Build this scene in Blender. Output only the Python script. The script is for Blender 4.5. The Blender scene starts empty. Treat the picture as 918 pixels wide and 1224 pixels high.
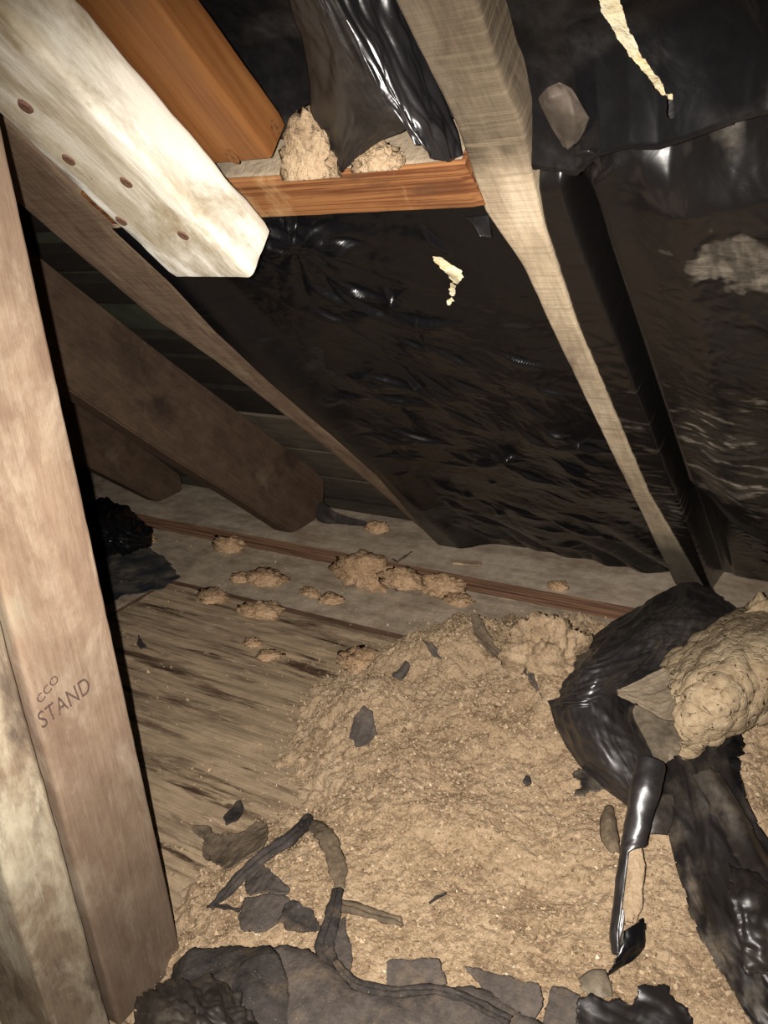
import bpy, bmesh, math, random
import numpy as np
from mathutils import Vector, Matrix, noise as mnoise

random.seed(7); np.random.seed(7)
SC = bpy.context.scene
COL = SC.collection

# ------------------------------------------------------------------ camera
F_PX, W_PX, H_PX, CAM_H = 1025.0, 918.0, 1224.0, 0.68
down = np.array([.198, -2.5, -1.0]); eave = np.array([-1.70, .265, -1.0])
Zc = -down/np.linalg.norm(down)
Xc = -eave/np.linalg.norm(eave); Xc = Xc - Zc*Xc.dot(Zc); Xc /= np.linalg.norm(Xc)
Yc = np.cross(Zc, Xc)
R = np.array([Xc, Yc, Zc])                    # camera axes -> world (X along eave, Y towards eave, Z up)
CP = np.array([0.0, 0.0, CAM_H])
cd = bpy.data.cameras.new('camera'); cam = bpy.data.objects.new('camera', cd); COL.objects.link(cam)
M = Matrix([[*R[i], CP[i]] for i in range(3)] + [[0, 0, 0, 1]])
cam.matrix_world = M
cd.sensor_fit = 'VERTICAL'; cd.sensor_height = 36.0; cd.sensor_width = 27.0
cd.lens = F_PX/H_PX*36.0
cd.clip_start = 0.01; cd.clip_end = 50
SC.camera = cam

# ------------------------------------------------------------------ world, flash, exposure
w = bpy.data.worlds.new('world'); SC.world = w; w.use_nodes = True
w.node_tree.nodes['Background'].inputs[0].default_value = (.9, .85, .8, 1)
w.node_tree.nodes['Background'].inputs[1].default_value = 0.004
fl = bpy.data.lights.new('phone_flash', 'SPOT'); fl.energy = 80.0; fl.color = (1.0, .94, .87)
fl.shadow_soft_size = 0.002; fl.spot_size = math.radians(94); fl.spot_blend = 1.0
flo = bpy.data.objects.new('phone_flash', fl); COL.objects.link(flo)
fp = CP + R @ np.array([-.017, .002, 0.0])
_z = -(R @ np.array([(500-W_PX/2)/F_PX, (H_PX/2-715)/F_PX, -1.0])); _z /= np.linalg.norm(_z)
_x = np.cross(R[:, 1], _z); _x /= np.linalg.norm(_x); _y = np.cross(_z, _x)
flo.matrix_world = Matrix([[_x[i], _y[i], _z[i], fp[i]] for i in range(3)] + [[0, 0, 0, 1]])
SC.view_settings.view_transform = 'Standard'; SC.view_settings.look = 'None'
SC.view_settings.gamma = 1.0; SC.view_settings.use_curve_mapping = False
SC.view_settings.exposure = 0.0

# ------------------------------------------------------------------ geometry of the place
SL = math.radians(42.7); SN, CS = math.sin(SL), math.cos(SL)
EAVE_Y = 1.308
def roof(x, s, o):                            # x along eave, s up the slope, o outward from the rafters' underside
    return np.array([x, EAVE_Y - CS*s + SN*o, SN*s + CS*o])
ROOF_N = np.array([0, SN, CS])
def ray(u, v): return R @ np.array([(u-W_PX/2)/F_PX, (H_PX/2-v)/F_PX, -1.0])
def hit(u, v, n, p):
    d = ray(u, v); n = np.array(n, float); p = np.array(p, float)
    return CP + (p-CP).dot(n)/d.dot(n)*d
def on_floor(u, v, z=0.0): return hit(u, v, (0, 0, 1), (0, 0, z))
def on_x(u, v, x): return hit(u, v, (1, 0, 0), (x, 0, 0))
def on_roof(u, v, o=0.0):
    p = hit(u, v, ROOF_N, roof(0, 0, o)); return p
def to_roof(p):                               # world -> (x, s, o)
    y, z = p[1]-EAVE_Y, p[2]
    return np.array([p[0], -CS*y + SN*z, SN*y + CS*z])
def rs(u, v, o=0.0): return to_roof(on_roof(u, v, o))

# ------------------------------------------------------------------ noise
def perlin(x, y, seed=0):
    x = np.asarray(x, float); y = np.asarray(y, float)
    rng = np.random.RandomState(seed); perm = rng.permutation(256); ang = rng.rand(256)*2*np.pi
    gx, gy = np.cos(ang), np.sin(ang)
    xi = np.floor(x).astype(int); yi = np.floor(y).astype(int); xf = x-xi; yf = y-yi
    def g(ix, iy, dx, dy):
        h = perm[(perm[ix & 255] + iy) & 255]; return gx[h]*dx + gy[h]*dy
    u = xf*xf*xf*(xf*(xf*6-15)+10); v = yf*yf*yf*(yf*(yf*6-15)+10)
    a = g(xi, yi, xf, yf); b = g(xi+1, yi, xf-1, yf); c = g(xi, yi+1, xf, yf-1); d = g(xi+1, yi+1, xf-1, yf-1)
    return ((a*(1-u)+b*u)*(1-v) + (c*(1-u)+d*u)*v)*1.41
def fbm(x, y, oct=4, seed=0, gain=.5):
    t = 0; a = 1.0
    for k in range(oct):
        t = t + a*perlin(x*2**k + 7.3*k, y*2**k - 3.1*k, seed+k); a *= gain
    return t
def worley(x, y, seed=0):
    rng = np.random.RandomState(seed); jx = rng.rand(64, 64); jy = rng.rand(64, 64)
    xi = np.floor(x).astype(int); yi = np.floor(y).astype(int); best = np.full(np.shape(x), 9.0)
    for a in (-1, 0, 1):
        for b in (-1, 0, 1):
            cx, cy = xi+a, yi+b
            d = (cx+jx[cx % 64, cy % 64]-x)**2 + (cy+jy[cx % 64, cy % 64]-y)**2
            best = np.minimum(best, d)
    return np.sqrt(best)
def crease(x, y, seed=0, n=3, stretch=.35):    # crumpled film: sharp ridges in several directions
    t = 0
    wx = x + .25*perlin(x*.9, y*.9, seed+50); wy = y + .25*perlin(x*.9+9, y*.9, seed+51)
    for k in range(n):
        a = seed*.7 + k*math.pi/n + .3*k; c, s_ = math.cos(a), math.sin(a)
        r = np.abs(perlin((wx*c+wy*s_), (-wx*s_+wy*c)*stretch, seed+k*3))
        t = t + (1-2.2*r)
    return t/n
def smooth(a, b, x): t = np.clip((x-a)/(b-a), 0, 1); return t*t*(3-2*t)
def sdist(px, py, poly):                       # signed distance, positive inside
    d = np.full(px.shape, 1e9); inside = np.zeros(px.shape, bool)
    for i in range(len(poly)):
        ax, ay = poly[i]; bx, by = poly[(i+1) % len(poly)]
        ex, ey = bx-ax, by-ay; t = np.clip(((px-ax)*ex+(py-ay)*ey)/(ex*ex+ey*ey+1e-12), 0, 1)
        d = np.minimum(d, np.hypot(px-ax-t*ex, py-ay-t*ey))
        c = ((ay > py) != (by > py)); xx = (bx-ax)*(py-ay)/((by-ay) if abs(by-ay) > 1e-12 else 1e-12)+ax
        inside ^= c & (px < xx)
    return np.where(inside, d, -d)
def crom(A, n):                                # Catmull-Rom resampling along axis 0
    A = np.asarray(A, float); m = len(A)
    if m == 2:
        t = np.linspace(0, 1, n)[:, None].reshape((n,)+(1,)*(A.ndim-1)); return A[0]*(1-t)+A[1]*t
    E = np.concatenate([[2*A[0]-A[1]], A, [2*A[-1]-A[-2]]]); out = []
    for t in np.linspace(0, m-1, n):
        i = min(int(t), m-2); f = t-i; a, b, c, d = E[i], E[i+1], E[i+2], E[i+3]
        out.append(.5*(2*b + (c-a)*f + (2*a-5*b+4*c-d)*f*f + (3*b-a-3*c+d)*f**3))
    return np.array(out)

def lres(A, n):                                # straight resampling: keeps folds sharp
    A = np.asarray(A, float); t = np.linspace(0, len(A)-1, n); i = np.minimum(t.astype(int), len(A)-2); f = (t-i).reshape((n,)+(1,)*(A.ndim-1))
    return A[i]*(1-f)+A[i+1]*f

# ------------------------------------------------------------------ materials
def mk(name, rough=.8, spec=.3):
    m = bpy.data.materials.new(name); m.use_nodes = True; nt = m.node_tree
    b = nt.nodes['Principled BSDF']; b.inputs['Roughness'].default_value = rough
    b.inputs['Specular IOR Level'].default_value = spec
    return m, nt, b
def coord(nt, kind='Object', scale=(1, 1, 1), rot=(0, 0, 0)):
    t = nt.nodes.new('ShaderNodeTexCoord'); mp = nt.nodes.new('ShaderNodeMapping')
    mp.inputs['Scale'].default_value = scale; mp.inputs['Rotation'].default_value = rot
    nt.links.new(t.outputs[kind], mp.inputs[0]); return mp.outputs[0]
def nz(nt, c, scale=5, detail=4, rough=.55, dist=0.0):
    n = nt.nodes.new('ShaderNodeTexNoise'); n.inputs['Scale'].default_value = scale
    n.inputs['Detail'].default_value = detail; n.inputs['Roughness'].default_value = rough
    n.inputs['Distortion'].default_value = dist
    nt.links.new(c, n.inputs['Vector']); return n.outputs['Fac']
def vor(nt, c, scale, feature='F1'):
    n = nt.nodes.new('ShaderNodeTexVoronoi'); n.inputs['Scale'].default_value = scale; n.feature = feature
    nt.links.new(c, n.inputs['Vector']); return n.outputs['Distance']
def ramp(nt, f, stops, interp='LINEAR'):
    r = nt.nodes.new('ShaderNodeValToRGB'); r.color_ramp.interpolation = interp
    e = r.color_ramp.elements
    while len(e) < len(stops): e.new(.5)
    for el, (p, c) in zip(e, stops):
        el.position = p; el.color = (*((c,)*3 if not isinstance(c, tuple) else c), 1)
    nt.links.new(f, r.inputs[0]); return r.outputs[0]
def mix(nt, f, a, b, mode='MIX'):
    n = nt.nodes.new('ShaderNodeMix'); n.data_type = 'RGBA'; n.blend_type = mode
    for s, v in ((n.inputs[0], f), (n.inputs[6], a), (n.inputs[7], b)):
        if hasattr(v, 'is_linked'): nt.links.new(v, s)
        else: s.default_value = (*v, 1) if isinstance(v, tuple) else v
    return n.outputs[2]
def mth(nt, op, a, b=0.0, clamp=False):
    n = nt.nodes.new('ShaderNodeMath'); n.operation = op; n.use_clamp = clamp
    for s, v in ((n.inputs[0], a), (n.inputs[1], b)):
        if hasattr(v, 'is_linked'): nt.links.new(v, s)
        else: s.default_value = v
    return n.outputs[0]
def bump(nt, b, h, strength=.3, dist=.002):
    n = nt.nodes.new('ShaderNodeBump'); n.inputs['Strength'].default_value = strength
    n.inputs['Distance'].default_value = dist
    nt.links.new(h, n.inputs['Height']); nt.links.new(n.outputs[0], b.inputs['Normal'])
def attr(nt, name):
    n = nt.nodes.new('ShaderNodeAttribute'); n.attribute_name = name; return n.outputs['Fac']
def up_mask(nt, lo=.6, hi=.95):                # 1 where a face looks up: where dust settles
    g = nt.nodes.new('ShaderNodeNewGeometry'); s = nt.nodes.new('ShaderNodeSeparateXYZ')
    nt.links.new(g.outputs['True Normal'], s.inputs[0])
    return ramp(nt, s.outputs[2], [(lo, 0.0), (hi, 1.0)])

def wood(name, dark, light, stains=(), saw=0.0, grain=1.0, ring=9.0, rough=.8, dust=None, rings=.6, bumps=.35, along=5.0, mottle=.5, ends=(), rotz=0.0):
    m, nt, b = mk(name, rough, .2)
    g1 = nz(nt, coord(nt, scale=(along, 70, 70), rot=(0, 0, rotz)), 4.0*grain, 6, .68)
    g2 = nz(nt, coord(nt, scale=(.5, ring, ring), rot=(0, 0, rotz)), 3.0, 3, .5, .6)
    wv = nt.nodes.new('ShaderNodeMath'); wv.operation = 'PINGPONG'; wv.inputs[1].default_value = .5
    nt.links.new(mth(nt, 'MULTIPLY', g2, 7.0), wv.inputs[0]); wv = mth(nt, 'MULTIPLY', wv.outputs[0], 2.0)
    bl = nz(nt, coord(nt, scale=(.8, 1.2, 1.2), rot=(0, 0, rotz)), 26, 8, .72, .3)
    f = mth(nt, 'ADD', mth(nt, 'MULTIPLY', g1, 1-rings*.6), mth(nt, 'MULTIPLY', wv, rings*.6))
    f = mth(nt, 'ADD', mth(nt, 'MULTIPLY', f, 1-mottle), mth(nt, 'MULTIPLY', bl, mottle))
    c = ramp(nt, f, [(.34, dark), (.63, light)])
    for k, (col, sc, lo, hi, st) in enumerate(stains):
        v = coord(nt, scale=st, rot=(0, 0, rotz)); nn = nt.nodes[-1]; nn.inputs['Location'].default_value = (k*3.7, k*1.3, k*5.9)
        n = nz(nt, v, sc, 8, .70, .4)
        c = mix(nt, ramp(nt, n, [(lo, 0.0), (hi, 1.0)]), c, col)
    for (x0, x1, col, st) in ends:             # darkened stretch of the timber, by position along it
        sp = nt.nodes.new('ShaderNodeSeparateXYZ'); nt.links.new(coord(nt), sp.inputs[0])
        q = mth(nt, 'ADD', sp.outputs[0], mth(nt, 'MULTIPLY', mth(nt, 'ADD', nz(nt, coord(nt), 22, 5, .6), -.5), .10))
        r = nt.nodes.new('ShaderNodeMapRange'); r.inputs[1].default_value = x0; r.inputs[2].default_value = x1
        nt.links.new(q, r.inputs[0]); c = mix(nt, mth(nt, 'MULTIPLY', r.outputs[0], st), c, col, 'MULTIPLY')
    h = g1
    if saw:
        sw = nz(nt, coord(nt, scale=(150, 5, 5), rot=(0, 0, .12)), 1.9, 3, .6)
        msk = ramp(nt, nz(nt, coord(nt), 14, 4), [(.38, 0.0), (.62, 1.0)])
        c = mix(nt, mth(nt, 'MULTIPLY', mth(nt, 'MULTIPLY', ramp(nt, sw, [(.40, 1.0), (.52, 0.0)]), msk), saw), c, tuple(x*.8 for x in dark))
        h = mth(nt, 'ADD', g1, mth(nt, 'MULTIPLY', sw, 1.2))
    if dust:
        col, lo, hi, amt = dust
        dn = ramp(nt, nz(nt, coord(nt, scale=(1, 1.4, 1.4)), 16, 7, .7), [(.25, .2), (.6, 1.0)])
        dc = mix(nt, ramp(nt, nz(nt, coord(nt), 60, 6, .75), [(.35, .0), (.7, 1.0)]), tuple(x*.82 for x in col), tuple(x*1.12 for x in col))
        c = mix(nt, mth(nt, 'MULTIPLY', mth(nt, 'MULTIPLY', up_mask(nt, lo, hi), dn), amt), c, dc)
    nt.links.new(c, b.inputs['Base Color'])
    bump(nt, b, mth(nt, 'ADD', h, mth(nt, 'MULTIPLY', bl, .8)), bumps, .0015)
    return m

def film(name, base=(.010, .009, .009), rough=.30, dustcol=(.16, .12, .085), dust=.25, fine=70, spec=.5, stretch=(1, 1, 1)):
    m, nt, b = mk(name, rough, spec)
    c = coord(nt, scale=stretch)
    a = attr(nt, 'dust')
    n = nz(nt, c, 9, 6, .65, .5); n2 = nz(nt, c, fine, 5, .75)
    k = mth(nt, 'ADD', mth(nt, 'MULTIPLY', ramp(nt, n, [(.42, 0.0), (.75, 1.0)]), dust), a, True)
    k = mth(nt, 'MULTIPLY', k, ramp(nt, n2, [(.30, .08), (.62, 1.0)]), True)
    sp = ramp(nt, vor(nt, coord(nt), 330), [(.06, 1.0), (.12, 0.0)])
    sp = mth(nt, 'MULTIPLY', sp, ramp(nt, nz(nt, coord(nt), 60, 2), [(.60, 0.0), (.68, 1.0)]))
    k2 = mth(nt, 'MAXIMUM', k, mth(nt, 'MULTIPLY', sp, .8 if dust > .05 else .2))
    nt.links.new(mix(nt, k2, base, dustcol), b.inputs['Base Color'])
    nt.links.new(mth(nt, 'ADD', mth(nt, 'MULTIPLY', k2, .6), rough, True), b.inputs['Roughness'])
    bump(nt, b, nz(nt, coord(nt), 38, 3, .5, .8), .22, .004)
    return m

def felt(name, a, b_, rough=.9, speck=.5, dust=.5):
    m, nt, b = mk(name, rough, .2)
    c = coord(nt)
    n = nz(nt, c, 22, 6, .7); n2 = nz(nt, c, 160, 3, .7)
    col = ramp(nt, mth(nt, 'ADD', mth(nt, 'MULTIPLY', n, .65), mth(nt, 'MULTIPLY', n2, .35)), [(.35, a), (.65, b_)])
    sp = mth(nt, 'MULTIPLY', ramp(nt, vor(nt, c, 260), [(.05, 1.0), (.16, 0.0)]), speck)
    col = mix(nt, mth(nt, 'MULTIPLY', sp, ramp(nt, nz(nt, c, 50, 2), [(.5, 0.0), (.6, 1.0)])), col, (.42, .32, .2))
    col = mix(nt, mth(nt, 'MULTIPLY', ramp(nt, nz(nt, c, 34, 7, .72), [(.52, 0.0), (.70, 1.0)]), dust), col, (.20, .145, .092))
    nt.links.new(col, b.inputs['Base Color'])
    bump(nt, b, mth(nt, 'ADD', n2, n), .5, .003)
    return m

def fluff(name, cols, fine=220, bs=.6, rough=1.0):
    m, nt, b = mk(name, rough, .05)
    c = coord(nt)
    n = nz(nt, c, 10, 6, .65, .3); n2 = nz(nt, c, fine, 4, .7); n3 = nz(nt, c, 55, 4, .65)
    f = mth(nt, 'ADD', mth(nt, 'ADD', mth(nt, 'MULTIPLY', n, .4), mth(nt, 'MULTIPLY', n2, .32)), mth(nt, 'MULTIPLY', n3, .28))
    col = ramp(nt, f, [(.39, cols[0]), (.5, cols[1]), (.61, cols[2])])
    k = ramp(nt, vor(nt, c, 190), [(.06, 1.0), (.13, 0.0)])
    k = mth(nt, 'MULTIPLY', k, ramp(nt, nz(nt, c, 80, 1), [(.58, 0.0), (.64, 1.0)]))
    col = mix(nt, k, col, cols[3])
    nt.links.new(col, b.inputs['Base Color'])
    bump(nt, b, mth(nt, 'ADD', n2, n3), bs, .004)
    return m

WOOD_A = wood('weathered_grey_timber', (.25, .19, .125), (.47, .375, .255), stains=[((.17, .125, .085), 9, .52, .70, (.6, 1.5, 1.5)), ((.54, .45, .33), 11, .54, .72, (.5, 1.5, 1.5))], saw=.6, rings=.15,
              ends=[(.97, 1.02, (.29, .28, .275), 1.0), (.30, .20, (.26, .28, .31), 1.0)])  # upper stretch: grime, painted darker still against the near flash; foot: grey stain
WOOD_B = wood('brown_rafter_timber', (.085, .052, .034), (.21, .145, .095), stains=[((.36, .28, .18), 9, .52, .70, (.4, 1.5, 1.5)), ((.06, .038, .026), 7, .56, .7, (.5, 1.5, 1.5))], saw=.3, rings=.2)
WOOD_C = wood('dark_rafter_timber', (.040, .023, .014), (.088, .056, .036), stains=[((.14, .10, .07), 12, .60, .8, (.6, 1.2, 1.2)), ((.022, .014, .010), 6, .55, .7, (.6, 1, 1))], rings=.2, mottle=.6)
WOOD_STUD = wood('pinkish_stud_timber', (.155, .100, .066), (.265, .188, .130), stains=[((.335, .262, .190), 17, .50, .68, (.6, 1.2, 1.2)), ((.165, .098, .067), 13, .53, .70, (.55, 1.1, 1.1)), ((.245, .215, .15), 6, .57, .70, (.8, 1, 1))], rings=.1, bumps=.45, mottle=.6,
                 ends=[(.38, .08, (.47, .47, .47), 1.0)])
WOOD_STUD2 = wood('mildewed_stud_timber', (.15, .105, .07), (.30, .225, .15), stains=[((.50, .44, .32), 11, .44, .60, (.6, 1.2, 1.2)), ((.105, .077, .058), 12, .52, .66, (.6, 1.3, 1.3)), ((.55, .50, .38), 26, .60, .70, (.35, 2, 2))], rings=.1, bumps=.45, mottle=.6,
                  ends=[(.34, .10, (.48, .47, .47), .9)])
WOOD_WHITE = wood('white_mouldy_timber', (.30, .25, .175), (.48, .42, .31), stains=[((.74, .70, .60), 8, .44, .58, (.45, 1.5, 1.2)), ((.30, .235, .145), 10, .54, .66, (.7, 1.3, 1.3)), ((.22, .205, .185), 7, .58, .70, (.6, 1.3, 1.3)), ((.14, .085, .04), 19, .65, .73, (.8, 1.1, 1.1)), ((.82, .79, .70), 7, .52, .62, (.35, 2, 2))], rings=.05, bumps=.35, mottle=.7, along=14)
WOOD_ORANGE = wood('orange_stained_timber', (.125, .044, .012), (.185, .078, .025), stains=[((.095, .036, .012), 6, .58, .75, (.4, 1.5, 1.5)), ((.30, .17, .075), 22, .66, .76, (.15, 2, 2))], rings=.3, rough=.55, bumps=.12, along=1.5, mottle=.25)
WOOD_NOG = wood('banded_orange_timber', (.100, .033, .013), (.245, .108, .040), stains=[((.40, .25, .12), 9, .56, .68, (.9, .4, .4)), ((.075, .034, .018), 8, .58, .72, (.5, 1.5, 1.5))], rings=.75, ring=26, rough=.65, bumps=.2, along=2, mottle=.25)
WOOD_PLATE = wood('reddish_plate_timber', (.060, .030, .018), (.165, .090, .052), rings=.9, ring=40, mottle=.2, dust=((.455, .375, .28), .55, .85, .97))
WOOD_FLOOR = wood('dusty_floor_timber', (.045, .024, .015), (.10, .060, .038), rings=.35, dust=((.44, .355, .258), .55, .85, 1.0))
WOOD_PANEL = wood('streaked_floor_timber', (.19, .136, .086), (.37, .275, .178), stains=[((.37, .275, .172), 8, .50, .62, (.6, 1.3, 1)), ((.062, .034, .020), 9, .52, .63, (.30, 2.4, 1)), ((.050, .028, .017), 26, .55, .65, (.22, 2.6, 1)), ((.42, .32, .208), 40, .58, .68, (.5, 1.6, 1)), ((.19, .145, .105), 5, .55, .7, (.6, 1, 1))], rings=.3, grain=.8, bumps=.9, along=3, rotz=.22)
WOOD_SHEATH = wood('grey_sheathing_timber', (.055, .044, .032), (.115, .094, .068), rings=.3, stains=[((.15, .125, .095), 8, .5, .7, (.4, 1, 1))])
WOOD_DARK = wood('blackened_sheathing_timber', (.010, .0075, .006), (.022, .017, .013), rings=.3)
UNDERLAY, _nt, _b = mk('dark_green_underlay', .85, .2)
_nt.links.new(ramp(_nt, nz(_nt, coord(_nt), 30, 5), [(.3, (.030, .032, .020)), (.7, (.055, .058, .038))]), _b.inputs['Base Color'])
FILM = film('black_plastic_film', base=(.0040, .0038, .0044), rough=.27, dustcol=(.052, .046, .042), dust=.03, spec=.35)
FILM_DUSTY = film('dusty_black_plastic', base=(.0125, .0105, .010), rough=.40, dustcol=(.120, .092, .064), dust=.55, fine=90)
FILM_WALL = film('black_plastic_with_dust_streaks', base=(.0065, .0056, .0054), rough=.26, dustcol=(.20, .168, .13), dust=.03, fine=46, stretch=(1, 2.6, 2.6))
FILM_SHINE = film('shiny_black_plastic', base=(.012, .0108, .0118), rough=.31, dustcol=(.10, .078, .056), dust=.12, spec=.95)
FILM_BUNDLE = film('wrinkled_bundle_plastic', base=(.012, .0108, .0120), rough=.36, dustcol=(.095, .075, .056), dust=.30, spec=1.0, fine=110)
FILM_GREY = film('grey_dusted_plastic', base=(.035, .033, .036), rough=.38, dustcol=(.22, .17, .12), dust=.55)
FILM_BROWN = film('brown_dusted_plastic', base=(.010, .0080, .0070), rough=.40, dustcol=(.055, .042, .032), dust=.40)
FILM_TAN = film('tan_brown_dusted_plastic', base=(.045, .034, .026), rough=.5, dustcol=(.11, .085, .064), dust=.7, spec=.4)
FILM_BLUE = film('blue_grey_plastic_sheet', base=(.020, .023, .028), rough=.45, dustcol=(.16, .125, .09), dust=.40)
FILM_FILMY = film('filmy_dust_coated_plastic', base=(.06, .050, .038), rough=.42, dustcol=(.27, .21, .14), dust=.8)
FELT = felt('grey_roofing_felt', (.036, .030, .028), (.105, .086, .072), dust=.4)
FELT_BLACK = felt('black_roofing_felt', (.013, .011, .0105), (.055, .046, .041), dust=.35)
FELT_BROWN = felt('brown_felt_paper', (.050, .037, .026), (.155, .115, .075), dust=.6)
FLUFF = fluff('tan_loose_insulation', [(.155, .103, .060), (.345, .248, .154), (.46, .346, .228), (.60, .52, .40)], bs=.8, fine=330)
FLUFF_P = fluff('pinkish_insulation_tuft', [(.22, .135, .078), (.40, .262, .152), (.52, .365, .232), (.66, .56, .42)], bs=.7)
FLUFF_Y = fluff('yellow_cream_insulation', [(.55, .43, .22), (.72, .61, .38), (.82, .74, .54), (.9, .85, .7)], bs=.4)
FLUFF_C = fluff('cream_lumpy_batt', [(.20, .142, .084), (.30, .226, .142), (.375, .296, .198), (.52, .44, .33)], fine=150, bs=.5)
PAPER = felt('dusty_kraft_facing', (.13, .10, .07), (.31, .245, .17))
INK, _nt, _b = mk('faded_stamp_ink', .9, .1)
_nt.links.new(ramp(_nt, nz(_nt, coord(_nt), 500, 4, .8), [(.46, (.060, .038, .032)), (.68, (.17, .115, .085))]), _b.inputs['Base Color'])
KNOT, _nt, _b = mk('dark_orange_knot', .7, .2)
_nt.links.new(ramp(_nt, vor(_nt, coord(_nt), 260), [(.1, (.055, .022, .008)), (.6, (.15, .062, .02))]), _b.inputs['Base Color'])
RUST, _nt, _b = mk('rusty_iron', .8, .3)
_nt.links.new(ramp(_nt, nz(_nt, coord(_nt), 300, 4), [(.3, (.06, .028, .016)), (.7, (.16, .085, .055))]), _b.inputs['Base Color'])

# ------------------------------------------------------------------ object helpers
def link(o, parent=None):
    COL.objects.link(o)
    if parent is not None:
        o.parent = parent
        o.matrix_parent_inverse = parent.matrix_world.inverted()
    return o
def tag(o, label, cat, group=None):
    o['label'] = label; o['category'] = cat
    if group: o['group'] = group
    return o
def mesh(name, V, Fc, mat, parent=None, smooth_=True, mw=None):
    me = bpy.data.meshes.new(name); me.from_pydata(np.asarray(V).tolist(), [], Fc); me.update()
    if mat: me.materials.append(mat)
    if smooth_: me.polygons.foreach_set('use_smooth', [True]*len(me.polygons))
    o = bpy.data.objects.new(name, me)
    if mw is not None: o.matrix_world = mw
    return link(o, parent)
def add_attr(o, name, vals):
    a = o.data.attributes.new(name, 'FLOAT', 'POINT'); a.data.foreach_set('value', np.asarray(vals, 'f').ravel())
def empty(name, loc):
    o = bpy.data.objects.new(name, None); o.location = loc; o.empty_display_size = .05
    COL.objects.link(o); bpy.context.view_layer.update(); return o
def solid(o, t, off=-1.0):
    m = o.modifiers.new('thickness', 'SOLIDIFY'); m.thickness = t; m.offset = off; return o
def grid(name, P, mat, parent=None, keep=None, dust=None, thick=None, off=-1.0):
    r, c = P.shape[:2]; idx = np.arange(r*c).reshape(r, c)
    q = np.stack([idx[:-1, :-1], idx[:-1, 1:], idx[1:, 1:], idx[1:, :-1]], -1).reshape(-1, 4)
    V = P.reshape(-1, 3); D = None if dust is None else np.asarray(dust).ravel()
    if keep is not None:
        q = q[keep.ravel()]; used = np.unique(q); mp = np.full(r*c, -1); mp[used] = np.arange(len(used))
        q = mp[q]; V = V[used]; D = D[used] if D is not None else None
    o = mesh(name, V, q.tolist(), mat, parent)
    if D is not None: add_attr(o, 'dust', D)
    if thick: solid(o, thick, off)
    return o
def normals(P):
    du = np.gradient(P, axis=1); dv = np.gradient(P, axis=0); n = np.cross(du, dv)
    return n/(np.linalg.norm(n, axis=2, keepdims=True)+1e-12)

def frame_mw(o, x, y, z):
    return Matrix([[x[i], y[i], z[i], o[i]] for i in range(3)] + [[0, 0, 0, 1]])
U_X = np.array([1., 0, 0]); U_S = np.array([0, -CS, SN]); U_O = ROOF_N
def beam(name, p0, ax, wy, tz, L, w_, t_, mat, parent=None, rad=.004, rough=.0008, seed=1, edge=None, cut0=0.0, cut1=0.0, chip=0.0):
    """timber from p0 along ax; local X = grain, Y = width (0..w), Z = thickness (0..t). edge(x)->(y_lo, y_hi)"""
    ns, nc = 7, 3; ring = []
    for (cy, cz, a0, nx) in ((1, 0, -90, (1, 0)), (1, 1, 0, (0, 1)), (0, 1, 90, (-1, 0)), (0, 0, 180, (0, -1))):
        for k in range(nc+1):
            a = math.radians(a0 + 90*k/nc); ring.append((cy, cz, math.cos(a), math.sin(a)))
        ring.append(None)
    n = max(12, int(L/.009)); xs = np.linspace(0, L, n); V = []; m = None
    for i, x in enumerate(xs):
        lo, hi = edge(x) if edge else (0.0, w_)
        pts = []
        for e in ring:
            if e is None: pts.append(None); continue
            cy, cz, ca, sa = e
            y = (hi-rad if cy else lo+rad)+ca*rad; z = (t_-rad if cz else rad)+sa*rad
            pts.append((y, z, ca, sa))
        full = []
        m4 = len(pts)
        for j, p in enumerate(pts):
            if p is not None: full.append(p); continue
            a = pts[j-1]; b = pts[(j+1) % m4]
            for k in range(1, ns):
                f = k/ns; full.append((a[0]*(1-f)+b[0]*f, a[1]*(1-f)+b[1]*f, a[2] if abs(a[2]) > .5 else 0, a[3] if abs(a[3]) > .5 else 0))
        m = len(full); fe = min(1, min(i, n-1-i)/1.0)
        for y, z, ca, sa in full:
            d = rough*(mnoise.noise(Vector((x*7+seed*3, y*40, z*40)))*.9 + .6*mnoise.noise(Vector((x*60, y*160+seed, z*160))))
            if chip and abs(ca) > .3 and abs(sa) > .3:
                d -= chip*max(0, mnoise.noise(Vector((x*28+seed*7, y*3, z*3))))
            xx = x
            if i == 0: xx = x + cut0*(z/t_)
            if i == n-1: xx = x + cut1*(z/t_) + chip*1.5*mnoise.noise(Vector((y*90, z*90, seed)))
            if not fe: d -= .0012
            V.append((xx, y+ca*d, z+sa*d))
    Fc = []
    for i in range(n-1):
        for j in range(m):
            a = i*m+j; b = i*m+(j+1) % m; Fc.append((a, b, b+m, a+m))
    for base, rev in ((0, True), ((n-1)*m, False)):
        c = np.mean([V[base+j] for j in range(m)], 0); ci = len(V); V.append(tuple(c))
        for j in range(m):
            f = (ci, base+j, base+(j+1) % m); Fc.append(f[::-1] if rev else f)
    if np.dot(np.cross(ax, wy), tz) < 0: Fc = [f[::-1] for f in Fc]
    o = mesh(name, V, Fc, mat, parent, True, frame_mw(p0, ax, wy, tz))
    o.modifiers.new('edge', 'EDGE_SPLIT').split_angle = math.radians(50)
    return o

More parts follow.
